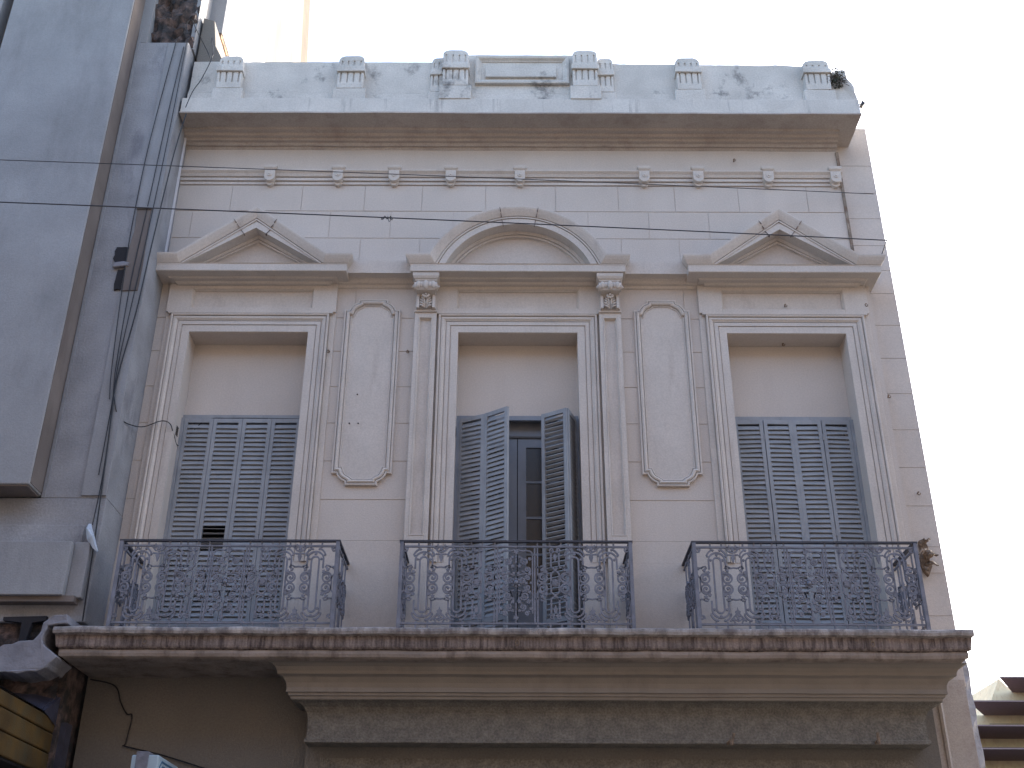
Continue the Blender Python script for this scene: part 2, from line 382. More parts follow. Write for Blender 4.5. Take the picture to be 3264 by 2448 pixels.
# centre tablet
g = MB()
cw0, cw1, cz0, cz1 = -.497, .598, 10.79, 11.215
g.sweep([(cw0, cz0), (cw0, cz1), (cw1, cz1), (cw1, cz0)], [(0, 0), (0, .045), (.02, .05), (.04, .045), (.06, .02), (.075, .012), (.075, 0)], 'xz', y0=a, closed=True)
g.box(cw0 + .12, cw1 - .15, a - .035, a, 10.895, 11.06)
g.build('tablet', 'attic', attic_o, bevel=.004)
def pier(x0, x1, top, yb=a, dz=0, fl=4, name='pier'):
    g = MB(); c = (x0 + x1) / 2; W = (x1 - x0); f = yb - .09
    g.box(c - W / 2, c + W / 2, f - .012, yb + .05, 10.49, 10.652 + dz)
    sw = W * .40; g.box(c - sw, c + sw, f + .008, yb + .05, 10.652 + dz, 10.90 + dz)
    # fluted shaft: ribs left between the sunk flutes
    for i in range(fl + 1):
        xx = c - sw + (2 * sw) * i / fl if fl else c
        rw = sw / fl * .80
        g.box(max(c - sw, xx - rw), min(c + sw, xx + rw), f - .012, f + .01, 10.70 + dz, 10.895 + dz)
    g.box(c - sw, c + sw, f - .0125, f + .01, 10.655 + dz, 10.745 + dz)
    bw = W * .44
    g.box(c - bw, c + bw, f - .036, yb + .05, 10.895 + dz, 10.965 + dz)
    tw = W * .40
    pts = [(c - tw, 10.963 + dz), (c - tw * .98, top - .05), (c - tw * .8, top - .012), (c - tw * .5, top), (c + tw * .5, top + .004), (c + tw * .82, top - .012), (c + tw * .98, top - .05), (c + tw, 10.963 + dz)]
    g.poly(pts, f - .008, yb + .12)
    for i in range(fl + 1):
        xx = c - tw + 2 * tw * i / fl; rw = tw / fl * .80
        g.box(max(c - tw, xx - rw), min(c + tw, xx + rw), f - .02, f - .007, 10.963 + dz, top - .07)
    g.box(c - tw, c + tw, f - .0205, f - .007, 10.963 + dz, 11.0 + dz); g.poly([(c - tw, top - .085), (c - tw * .97, top - .055), (c - tw * .8, top - .022), (c + tw * .8, top - .022), (c + tw * .97, top - .055), (c + tw, top - .085)], f - .0205, f - .007)
    g.xform(lambda x, y, z: tuple(Vector((x, y, z)) + noise.noise_vector(Vector((x * 7, y * 7, z * 7))) * .008))
    return g.build(name, 'attic', attic_o, bevel=.006)
for (x0, x1, t, yb, dz, fl) in ((-3.505, -3.155, 11.14, a, 0, 4), (-2.115, -1.745, 11.145, a, 0, 4), (-1.03, -.80, 11.165, a + .05, 0, 3), (-.90, -.535, 11.225, a - .02, .03, 4),
                                (.60, .955, 11.225, a - .02, .03, 4), (.90, 1.13, 11.165, a + .05, 0, 3), (1.80, 2.15, 11.13, a, 0, 4), (3.28, 3.64, 11.10, a, 0, 4)):
    pier(x0, x1, t, yb, dz, fl)
# broken right corner of the attic and plain left end
g = MB()
pts = [(3.60, 10.5), (3.60, 10.98), (3.66, 10.965), (3.72, 10.985), (3.755, 11.0), (3.80, 10.985), (3.815, 10.94), (3.82, 10.86), (3.86, 10.80), (3.885, 10.74), (3.88, 10.66), (3.90, 10.58), (3.895, 10.5)]
g.poly(pts, -.40, .1); g.xform(lambda x, y, z: tuple(Vector((x, y, z)) + noise.noise_vector(Vector((x * 12, y * 12, z * 12))) * .015))
g.build('broken_corner', 'attic', attic_o, bevel=.008)
g = MB(); g.poly([(-3.80, 10.5), (-3.80, 11.9), (-3.66, 11.85), (-3.60, 11.45), (-3.46, 11.16), (-3.46, 10.5)], -.30, .3)
g.build('end_block', 'lower', attic_o, bevel=.01)

# ---- door surrounds
def surround(idx, centre):
    d = 0
    hs = .905; g = MB()
    # backing slab
    if centre: hs = .864
    g.box(-hs, -HW, -.02, .004, 5.12, 7.9); g.box(HW, hs, -.02, .004, 5.12, 7.9); g.box(-HW, HW, -.02, .004, ZT, 7.9)
    # frieze with sunk panel
    pw, z0, z1 = .655, 7.945, 8.19; hf = .905 if not centre else 1.09
    F = -.048
    g.box(-hf, -pw, F, .004, 7.9, 8.25); g.box(pw, hf, F, .004, 7.9, 8.25); g.box(-pw, pw, F, .004, 7.9, z0); g.box(-pw, pw, F, .004, z1, 8.25)
    g.box(-pw, pw, -.008, .004, z0, z1)
    g.sweep([(-pw, z0), (-pw, z1), (pw, z1), (pw, z0)], [(0, .0), (0, .046), (.008, .044), (.009, .030), (.018, .026), (.02, .006)], 'xz', closed=True)
    fr = g.build('door_surround', 'trim', house, (DX[idx], 0, 0), bevel=.003)
    # architrave
    g = MB()
    prof = [(-.012, 0), (-.012, .03), (-.008, .03), (-.007, .005), (0, .005), (0, .062), (.012, .066), (.022, .06), (.023, .035), (.028, .035), (.03, .05), (.05, .052), (.06, .046), (.07, .036), (.076, .035), (.077, .012), (.083, .012), (.084, .034), (.124, .036), (.125, .01), (.132, .01), (.133, .03), (.21, .031), (.21, -.02)]
    g.sweep([(-HW - .205, 5.125), (-HW - .205, 7.872), (HW + .205, 7.872), (HW + .205, 5.125)], prof, 'xz', caps=True)
    # plain lower block of the architrave
    for s in (-1, 1):
        a_, b_ = sorted((s * (HW - .004), s * (HW + .205))); g.box(a_, b_, -.03, .02, 4.3, 5.13)
    g.box(-HW - .24, HW + .24, -.068, -.018, 7.872, 7.90)
    g.build('architrave', 'trim', fr)
    # reveals and infill over the shutters
    g = MB()
    g.box(-HW - .01, -HW + .002, -.01, .3, ZF, ZT); g.box(HW - .002, HW + .01, -.01, .3, ZF, ZT); g.box(-HW, HW, -.01, .3, ZT - .003, ZT + .01)
    g.box(-HW, HW, .25, .33, 6.80, ZT - .003)
    g.build('reveal', 'stucco', fr)
    # cornice
    W = 1.08 if not centre else 1.20
    b = W - .335
    cp = [(0, 8.20), (.03, 8.205), (.045, 8.222), (.085, 8.228), (.10, 8.25), (.15, 8.252), (.165, 8.268), (.275, 8.268), (.28, 8.275), (.28, 8.352), (.29, 8.362), (0, 8.375)]
    g = MB(); g.sweep([(-b, .0), (-b, -.0), (b, 0), (b, .0)][1:3] if False else [(-b, .12), (-b, -.0), (b, 0), (b, .12)], cp, 'xy', seg=.25, jit=.002, caps=False)
    k = g.build('cornice', 'trim', fr)
    # raking or curved top member
    top = [(0, .02), (0, .335), (.012, .335), (.03, .33), (.06, .315), (.09, .296), (.10, .29), (.101, .272), (.106, .272), (.107, .284), (.122, .282), (.123, .02)]
    cor_ = [(.12, .02), (.12, .245), (.127, .245), (.128, .272), (.195, .271), (.195, .130), (.205, .128), (.225, .118), (.226, .10), (.231, .10), (.232, .112), (.252, .104), (.253, .082), (.26, .082), (.26, .02)]
    E = W - .085
    g = MB()
    if not centre:
        core = [(-.80, 8.465), (0, 9.075), (.80, 8.465)]
    else:
        zc_ = 8.05; r = 1.035; a0 = math.degrees(math.asin((8.465 - zc_) / r)); core = arc(0, zc_, r, 180 - a0, a0, 36)
    g.sweep([(-E, 8.465)] + core + [(E, 8.465)], top, 'xz', e0=lambda h: -(h - .25) if h > .25 else 0, e1=lambda h: (h - .25) if h > .25 else 0)
    for s in (-1, 1):
        bs = len(g.v)
        for (o, h) in top:
            ex = (E + max(0, h - .25)) * s
            g.v.append((ex, -h, 8.465 - o)); g.v.append((ex, .02, 8.465 - o))
        for q in range(len(top) - 1): g.f.append((bs + 2 * q, bs + 2 * q + 1, bs + 2 * q + 3, bs + 2 * q + 2))
    if centre: a1 = math.degrees(math.asin((8.372 - zc_) / r)); core2 = arc(0, zc_, r, 180 - a1, a1, 38)
    else: core2 = [(-.93, 8.366), (0, 9.075), (.93, 8.366)]
    k0 = len(g.v); g.sweep(core2, cor_, 'xz')
    for i in range(k0, len(g.v)):
        if g.v[i][2] < 8.31: g.v[i] = (g.v[i][0], g.v[i][1], 8.31)
    g.build('pediment', 'trim', fr)
    # tympanum
    g = MB()
    inner = [p for p in core]
    if not centre: g.poly([(-.74, 8.36), (0, 8.93), (.74, 8.36)], -.075, .0)
    else: g.poly([(p[0] * .93, (p[1] - 8.05) * .93 + 8.05) for p in core], -.075, .0)
    g.build('tympanum', 'stucco', fr)
    # joints across the pediment mouldings
    if not centre: js = [(-.235, 1), (.235, -1)]
    else: js = [(-.20, 1), (.22, -1)]
    for (xj, s) in js:
        g = MB()
        if centre: zt = 8.05 + math.sqrt(1.035 ** 2 - xj ** 2); dr = Vector((xj, zt - 8.05)).normalized()
        else: zt = 9.075 - abs(xj) * .7625; dr = Vector((.606 * (1 if xj > 0 else -1), .795))
        p0 = Vector((xj, zt)); nx = Vector((-dr.y, dr.x)) * .0028
        for (o0, o1, h) in ((.0, .05, .3365), (.05, .1, .312), (.11, .2, .2785)):
            q0 = p0 - dr * o0; q1 = p0 - dr * o1
            g.poly([tuple(q0 + nx), tuple(q0 - nx), tuple(q1 - nx), tuple(q1 + nx)], -h - .0015, -h + .03)
        g.build('joint', 'joint', fr)
    return fr
S = [surround(0, False), surround(1, True), surround(2, False)]

# pilasters and consoles of the middle door
def pilaster(s):
    g = MB(); a_, b_ = (.862, 1.092) if s > 0 else (-1.092, -.862)
    F = -.08; i0, i1, z0, z1 = a_ + .04, b_ - .04, 5.375, 7.82
    g.box(a_, i0, F, .0, 4.3, 7.875); g.box(i1, b_, F, .0, 4.3, 7.875); g.box(i0, i1, F, .0, 4.3, z0); g.box(i0, i1, F, .0, z1, 7.875)
    g.box(i0, i1, F + .034, .0, z0, z1)
    g.sweep([(i0, z0), (i0, z1), (i1, z1), (i1, z0)], [(0, .05), (0, .082), (.006, .086), (.012, .08), (.013, .062), (.02, .060), (.024, .04)], 'xz', closed=True)
    g.box(a_ - .006, b_ + .006, -.1, 0, 7.875, 7.90)
    return g.build('pilaster', 'trim', S[1], bevel=.003)
def console(s):
    c = .977 * s; g = MB(); w2 = .098
    # side profile of the bracket
    n = 14; b = len(g.v)
    prof = [(-.04, 7.90), (-.085, 7.90), (-.088, 7.93), (-.092, 7.98), (-.105, 8.03), (-.15, 8.06), (-.20, 8.068), (-.225, 8.07), (-.235, 8.09), (-.235, 8.17), (-.04, 8.17)]
    for x in (c - w2, c + w2):
        for (y, z) in prof: g.v.append((x, y, z))
    k = len(prof)
    for i in range(k - 1): g.f.append((b + i, b + i + 1, b + k + i + 1, b + k + i))
    g.f.append(tuple(range(b, b + k))); g.f.append(tuple(range(b + 2 * k - 1, b + k - 1, -1)))
    # balusters of the scroll
    for (dx, r) in ((-.08, .036), (-.045, .026), (0, .042), (.045, .026), (.08, .036)):
        g.ball((c + dx, -.235, 8.125), r, 10, 8, (.75, .8, 1.25))
    # side volutes
    for sd in (-1, 1):
        g.tube([(c + sd * w2, -.2, 8.12), (c + sd * (w2 + .022), -.2, 8.12)], .052, 14); g.tube([(c + sd * (w2 + .02), -.2, 8.12), (c + sd * (w2 + .034), -.2, 8.12)], .028, 12)
        g.ball((c + sd * (w2 + .036), -.2, 8.12), .014)
        g.box(c + sd * w2 - .004, c + sd * w2 + .008, -.12, -.03, 7.9, 8.06)
    # flower and acanthus leaf on a sunk field between two rims
    for k_ in range(5):
        an = R(180 + 45 * k_); g.ball((c + .026 * math.cos(an), -.172, 8.035 + .020 * math.sin(an)), .016, 8, 5)
    g.ball((c, -.19, 8.038), .014, 8, 5)
    for sd in (-1, 1):
        g.box(c + sd * .083 - .014, c + sd * .083 + .014, -.148, -.05, 7.90, 8.055)
        for j, (z, Ln, an) in enumerate(((7.912, .060, 28), (7.935, .066, 36), (7.960, .066, 44), (7.985, .058, 52))):
            p0 = Vector((c + sd * .010, -.135, z - .004)); dv = Vector((sd * math.cos(R(an)), 0, math.sin(R(an))))
            g.tube([p0, p0 + dv * Ln * .5 + Vector((0, -.016, 0)), p0 + dv * Ln + Vector((0, -.004, 0)), p0 + dv * Ln * 1.02 + Vector((0, -.004, -.014))], [.006, .0095, .008, .003], 6)
    for xo in (-.011, .011): g.tube([(c + xo, -.118, 7.905), (c + xo, -.148, 7.96), (c + xo * 1.6, -.165, 8.02)], [.008, .009, .006], 7)
    o = g.build('console', 'trim', S[1])
    g = MB()
    g.sweep([(c - .105, 0), (c - .105, -.23), (c + .105, -.23), (c + .105, 0)], [(0, 8.172), (.008, 8.176), (.01, 8.192), (.022, 8.2), (.034, 8.225), (.036, 8.262), (0, 8.266)], 'xy', caps=False)
    g.box(c - .105, c + .105, -.23, 0, 8.172, 8.262)
    g.build('abacus', 'trim', o)
for s in (-1, 1): pilaster(s); console(s)

# ---- cartouche panels
def cartouche(x, zt=8.066, zb=5.915, hw=.298):
    g = MB()
    def corner(sx, sz, z0):
        t = [(.158, 0), (.160, -.036)]
        cxa, cza = .118, -.168
        a_ = [(cxa + .137 * math.cos(R(q)), cza + .137 * math.sin(R(q))) for q in (70, 58, 46, 34, 24, 17)]
        return [(px * sx, z0 + pz * sz) for (px, pz) in t + a_ + [(.298, -.126)]]
    c1 = corner(1, 1, zt); c2 = corner(1, -1, zb)[::-1]; c3 = corner(-1, -1, zb); c4 = corner(-1, 1, zt)[::-1]
    path = c1 + c2 + c3 + c4
    g.poly([(px * .93, pz if abs(pz - 7) < 0 else 6.99 + (pz - 6.99) * .985) for (px, pz) in path], -.006, .004)
    g.sweep(path, [(0, -.005), (0, .032), (.008, .036), (.017, .034), (.018, .008), (.023, .008), (.024, .036), (.038, .046), (.054, .038), (.060, .022), (.061, .004), (.066, .004), (.067, .018), (.076, .016), (.080, .004)], 'xz', closed=True)
    return g.build('wall_panel', 'trim', house, (x, 0, 0))
cartouche(-1.545); cartouche(1.542)

# ---- shutters
ZS0, ZS1 = 4.31, 6.745
def leaf_mb(w_=.313, z0=ZS0, z1=ZS1, gap_rows=(), pitch=.0508, seed=0, open_=1., warp=.002):
    g = MB(); st_ = .038; t = .03; rnd = random.Random(seed)
    g.box(0.001, st_, -t / 2, t / 2, z0, z1); g.box(w_ - st_, w_ - .001, -t / 2, t / 2, z0, z1)
    g.box(st_, w_ - st_, -t / 2 + .002, t / 2 - .002, z1 - .045, z1); g.box(st_, w_ - st_, -t / 2 + .002, t / 2 - .002, z0, z0 + .09)
    zm = z0 + .24; g.box(st_, w_ - st_, -t / 2 + .002, t / 2 - .002, zm, zm + .05)
    z = z0 + .112; i = 0
    while z < z1 - .055:
        if not (zm - .012 < z < zm + .058):
            i += 1; b = len(g.v); tl = .016; dz = .0195 * open_
            if any(p <= z <= q for (p, q) in gap_rows): dz, tl = -.004 + rnd.uniform(-.003, .003), .012
            jz = rnd.uniform(-.0015, .0015); th = .0075
            ja = rnd.uniform(-warp, warp)
            for x in (st_ - .004, w_ - st_ + .004):
                jj = ja * (1 if x < .1 else -1)
                for (y, q) in ((-tl, -dz), (-tl + .004, -dz - th * .8), (tl * .6, dz - th * .2), (tl * .6 - .004, dz + th)): g.v.append((x, y, z + q + jz + jj))
            for q in range(4):
                q2 = (q + 1) % 4; g.f.append((b + q, b + q2, b + 4 + q2, b + 4 + q))
            g.f.append((b + 3, b + 2, b + 1, b)); g.f.append((b + 4, b + 5, b + 6, b + 7))
        z += pitch
    for zz in (z0 + .25, z0 + 1.2, z1 - .2): g.tube([(w_, -t / 2 - .002, zz - .03), (w_, -t / 2 - .002, zz + .03)], .006, 6)
    return g
LW = 1.204 / 4
def put_leaf(mb, hx, hy, ang, parent, flip=False):
    ca, sa = math.cos(ang), math.sin(ang)
    if flip: mb.xform(lambda x, y, z: (-x, y, z))
    mb.xform(lambda x, y, z: (hx + x * ca - y * sa, hy + x * sa + y * ca, z))
    o = mb.build('shutter', 'shutter', parent); return o
YS = .20
for idx in (0, 2):
    for k in range(4):
        gp = ((5.30, 5.58),) if (idx == 0 and k == 1) else ()
        mb = leaf_mb(LW - .002, gap_rows=gp, seed=idx * 10 + k, warp=.004 if idx == 2 else .002)
        an = {0: (.0, .0, .0, .0), 2: (-.02, .05, -.05, .02)}[idx][k]
        hx = -HW + .033 + k * LW
        if idx == 2 and k in (1, 3): put_leaf(mb, hx + LW, YS - (.0 if k == 3 else 0), -an * 0 + (.045 if k == 1 else .03), S[idx], flip=True)
        else: put_leaf(mb, hx, YS, (-.03 if idx == 2 else 0), S[idx])
# middle door: left pair half open, right pair folded
al = R(-27); be = R(-37)
x1, y1 = -HW + .033, YS
put_leaf(leaf_mb(LW - .002, seed=31), x1, y1, al, S[1])
x2, y2 = x1 + LW * math.cos(al), y1 + LW * math.sin(al)
put_leaf(leaf_mb(LW - .002, seed=32), x2, y2, be, S[1])
x3, y3 = HW - .033, YS
a3 = R(180 + 70)           # leaf at the right jamb swings almost square to the wall
put_leaf(leaf_mb(LW - .002, seed=33), x3, y3, a3, S[1])
x4, y4 = x3 + LW * math.cos(a3), y3 + LW * math.sin(a3)
put_leaf(leaf_mb(LW - .002, seed=34, open_=.35), x4, y4, R(180 - 33), S[1])
# head rail of each shutter bay
for idx in range(3):
    g = MB(); g.box(-HW, HW, .215, .26, 6.75, 6.80); g.box(-HW, -HW + .032, .172, .26, ZF, 6.75); g.box(HW - .032, HW, .172, .26, ZF, 6.75)
    g.build('shutter_frame', 'shutter' if idx != 1 else 'door', S[idx])
    g = MB(); g.box(-HW, HW, .5, .56, ZF, 6.8); g.build('dark_backing', 'dark', S[idx])  # black sheet painting the unlit room behind each opening
# french door behind the middle shutters
g = MB(); Yd = .34
g.box(-HW, HW, Yd, Yd + .05, 6.62, 6.80); g.box(-HW, -HW + .07, Yd, Yd + .05, ZF, 6.62); g.box(HW - .07, HW, Yd, Yd + .05, ZF, 6.62)
g.sweep([(-HW + .07, ZF), (-HW + .07, 6.62), (HW - .07, 6.62), (HW - .07, ZF)], [(0, 0), (0, .02), (.012, .012), (.02, .0)], 'xz', y0=Yd)
fd = g.build('french_door', 'door', S[1])
for (a_, b_) in ((-HW + .075, -.004), (.004, HW - .075)):
    g = MB(); yy = Yd + .01
    g.box(a_, a_ + .085, yy, yy + .04, ZF, 6.60); g.box(b_ - .085, b_, yy, yy + .04, ZF, 6.60)
    g.box(a_ + .085, b_ - .085, yy, yy + .04, 6.50, 6.60); g.box(a_ + .085, b_ - .085, yy, yy + .04, ZF, 4.95)
    for q in range(1, 4): z = 4.95 + (6.50 - 4.95) * q / 4; g.box(a_ + .085, b_ - .085, yy + .004, yy + .034, z - .012, z + .012)
    lf = g.build('door_leaf', 'door', fd)
    g = MB(); g.box(a_ + .08, b_ - .08, yy + .015, yy + .021, 4.95, 6.52); g.build('pane', 'glass', lf)
# small louvred vents in the reveals
for (x, s) in ((DX[0] - HW, 1), (DX[1] - HW, 1)):
    g = MB()
    for i in range(6): g.box(.003, .006, .05, .12, 6.50 + i * .018, 6.51 + i * .018)
    g.build('vent', 'dark', house, (x, 0, 0))

# ---- balconies
ZB = 4.305; U = .000527
def zz(y): return ZB + (1640 - y) * U
def leafp(g, x, z, r, y=0, ang=0):
    pts = []
    for i in range(10):
        a_ = 2 * PI * i / 10; rr = r * (1 if i % 2 == 0 else .62); pts.append((x + rr * math.cos(a_ + ang), z + rr * math.sin(a_ + ang)))
    g.poly(pts, y - .009, y + .009)
def slot(g, c):
    hw = .036; ho = .076
    zi0, zi1 = zz(1360) + hw, zz(395) - hw
    g.ribbon([(c + hw, zi0), (c + hw, zi1)] + arc(c, zi1, hw, 0, 180, 8)[1:-1] + [(c - hw, zi1), (c - hw, zi0)] + arc(c, zi0, hw, 180, 360, 8)[1:-1], closed=True)
    for s in (-1, 1):
        zt = zz(440); g.ribbon([(c + s * (ho + .004), zz(600)), (c + s * ho, zz(600)), (c + s * ho, zt)] + [(c + s * ho * math.cos(R(q)), zt + .9 * ho * math.sin(R(q))) for q in (15, 30, 45, 60, 75, 90)])
        zb = zz(1310); g.ribbon([(c + s * ho, zz(1150)), (c + s * ho, zb)] + [(c + s * ho * math.cos(R(q)), zb - .9 * ho * math.sin(R(q))) for q in (15, 30, 45, 60, 75, 90)])
        # outer short arcs
        g.ribbon([(c + s * .100 * math.cos(R(q)), zt + .0 + .105 * math.sin(R(q))) for q in (22, 35, 48, 60, 70)])
        g.ribbon([(c + s * .100 * math.cos(R(q)), zb - .105 * math.sin(R(q))) for q in (22, 35, 48, 60, 70)])
        g.ribbon([(c + s * .052, zz(130)), (c + s * .052, zt + .105)]); g.ribbon([(c + s * .052, ZB - .03), (c + s * .052, zb - .105)])
        for (q, zc_, sg) in ((22, zt, 1), (70, zt, 1), (22, zb, -1), (70, zb, -1)): leafp(g, c + s * .093 * math.cos(R(q)), zc_ + sg * .098 * math.sin(R(q)), .012)
        for zq in (zz(440), zz(1300)): leafp(g, c + s * .056, zq, .014)
    leafp(g, c, zz(345), .016); leafp(g, c, zz(1420), .016)
def cpair(g, c, s):        # s = +1: the slot is to the right of the scrolls
    for (zc_, v) in ((zz(760), 1), (zz(948), -1)):
        pts = [(.043 * math.cos(R(q)), .043 * math.sin(R(q))) for q in range(35, 300, 15)] + [((.043 - .034 * k / 20) * math.cos(R(300 + 20 * k)), (.043 - .034 * k / 20) * math.sin(R(300 + 20 * k))) for k in range(21)]
        g.ribbon([(c + s * px, zc_ + v * pz) for (px, pz) in pts], .0105)
        g.ball((c + s * .002, 0, zc_), .011, 6, 4)
        leafp(g, c + s * .030, zc_ + v * .052, .02); leafp(g, c - s * .005, zc_ + v * .072, .02, ang=.3); leafp(g, c + s * .036, zc_ + v * .02, .011)
        g.ribbon([(c - s * .004, zc_ + v * .085), (c + s * .02, zc_ + v * .095), (c + s * .008, zc_ + v * .11), (c - s * .016, zc_ + v * .105), (c - s * .03, zc_ + v * .088)], .009)
        g.ribbon([(c - s * .02, zc_ + v * .10), (c - s * .04, zc_ + v * .093), (c - s * .0685, zc_ + v * .098)], .009)
def fleur(g, c):
    # eye shaped scroll above and below, pendant and spire
    for (z0, v) in ((zz(262), 1), (zz(1440), -1)):
        g.ribbon([(c + px, z0 + v * pz) for (px, pz) in ((-.075, .03), (-.055, .012), (-.035, -.012), (0, -.026), (.035, -.012), (.055, .012), (.075, .03))], .0105)
        g.ribbon([(c + px, z0 + v * pz) for (px, pz) in ((-.04, .004), (-.02, .02), (0, .03), (.02, .02), (.04, .004))], .009)
        leafp(g, c, z0 + .003 * v, .02)
        for s in (-1, 1): leafp(g, c + s * .045, z0 + v * .018, .013); g.ribbon([(c + s * .03, z0 + v * .045), (c + s * .045, z0 + v * .02)], .009)
    g.ribbon([(c - .05, zz(345)), (c, zz(350)), (c + .05, zz(345))], .009)
    g.poly([(c, zz(500)), (c + .014, zz(430)), (c + .02, zz(390)), (c + .008, zz(355)), (c - .008, zz(355)), (c - .02, zz(390)), (c - .014, zz(430))], -.007, .007)
    g.poly([(c, zz(1260)), (c + .008, zz(1310)), (c + .025, zz(1330)), (c + .018, zz(1370)), (c + .03, zz(1390)), (c - .03, zz(1390)), (c - .018, zz(1370)), (c - .025, zz(1330)), (c - .008, zz(1310))], -.007, .007)
def hexmod(g, c):
    h = .036
    g.ribbon([(c - h, zz(300)), (c - h, zz(560)), (c + h, zz(690)), (c + h, zz(1010)), (c - h, zz(1130)), (c - h, zz(1400))])
    g.ribbon([(c + h, zz(300)), (c + h, zz(560)), (c - h, zz(690)), (c - h, zz(1010)), (c + h, zz(1130)), (c + h, zz(1400))])
    leafp(g, c, zz(625), .018); leafp(g, c, zz(1070), .018)
    leafp(g, c, zz(850), .032); g.ribbon(arc(c, zz(850), .03, 0, 330, 12), .008)
    for (z0, v) in ((zz(270), 1), (zz(1440), -1)):
        for s in (-1, 1): g.ribbon([(c + s * (.028 + px), z0 + v * pz) for (px, pz) in spiral(0, 0, .026, .006, 200, 1.3, 14)], .009)
    g.poly([(c, zz(480)), (c + .012, zz(430)), (c + .016, zz(380)), (c, zz(330)), (c - .016, zz(380)), (c - .012, zz(430))], -.007, .007)
    g.poly([(c, zz(1230)), (c + .018, zz(1310)), (c + .012, zz(1370)), (c - .012, zz(1370)), (c - .018, zz(1310))], -.007, .007)
def medallion(g):
    for s in (-1, 1):
        g.ribbon([(s * .165, zz(210)), (s * .165, zz(1550))]); g.ribbon([(s * .145, zz(330)), (s * .145, zz(1380))], .008)
        g.ribbon([(s * px, zz(330) + pz) for (px, pz) in ((.145, 0), (.125, .02), (.09, .026), (.05, .022), (0, .04))], .009)
        for (cx, y, r, a0, t) in ((.075, 470, .038, 120, 1.6), (.10, 620, .03, -60, 1.5), (.05, 800, .034, 200, 1.4), (.105, 760, .026, 90, 1.4), (.075, 1080, .052, 60, 1.8), (.10, 930, .03, 160, 1.4), (.06, 1270, .034, 240, 1.5), (.10, 1380, .024, 30, 1.3), (.11, 1180, .02, 0, 1.2)):
            g.ribbon([(s * (cx + px), zz(y) + pz) for (px, pz) in spiral(0, 0, r, r * .2, a0, t, 20)], .0095)
            g.ball((s * cx, 0, zz(y)), .009, 6, 4)
        for (px, y, r) in ((.03, 400, .018), (.12, 430, .018), (.03, 560, .02), (.12, 690, .018), (.03, 1180, .02), (.12, 1010, .018), (.03, 1330, .017), (.13, 1300, .016), (.065, 660, .016), (.02, 680, .016), (.09, 855, .018), (.13, 850, .014)):
            leafp(g, s * px, zz(y), r, ang=px * 9)
        g.ribbon([(s * .01, zz(720)), (s * .05, zz(700)), (s * .09, zz(690)), (s * .13, zz(720))], .009)
        g.ribbon([(s * .015, zz(980)), (s * .05, zz(1000)), (s * .02, zz(1150)), (s * .05, zz(1220))], .009)
    for i in range(8):
        a_ = PI / 4 * i; g.ball((.034 * math.cos(a_), -.006, zz(850) + .034 * math.sin(a_)), .014, 6, 4)
    g.ball((0, -.012, zz(850)), .024, 8, 6); g.ribbon([(0, zz(1550)), (0, zz(1200))], .009); g.ribbon([(0, zz(210)), (0, zz(500))], .009)
    leafp(g, 0, zz(300), .028); leafp(g, 0, zz(1450), .026)
def rails(g, a_, b_, h=True):
    for y in (212, 1550): g.box(a_, b_, -.009, .009, zz(y) - .008, zz(y) + .008)
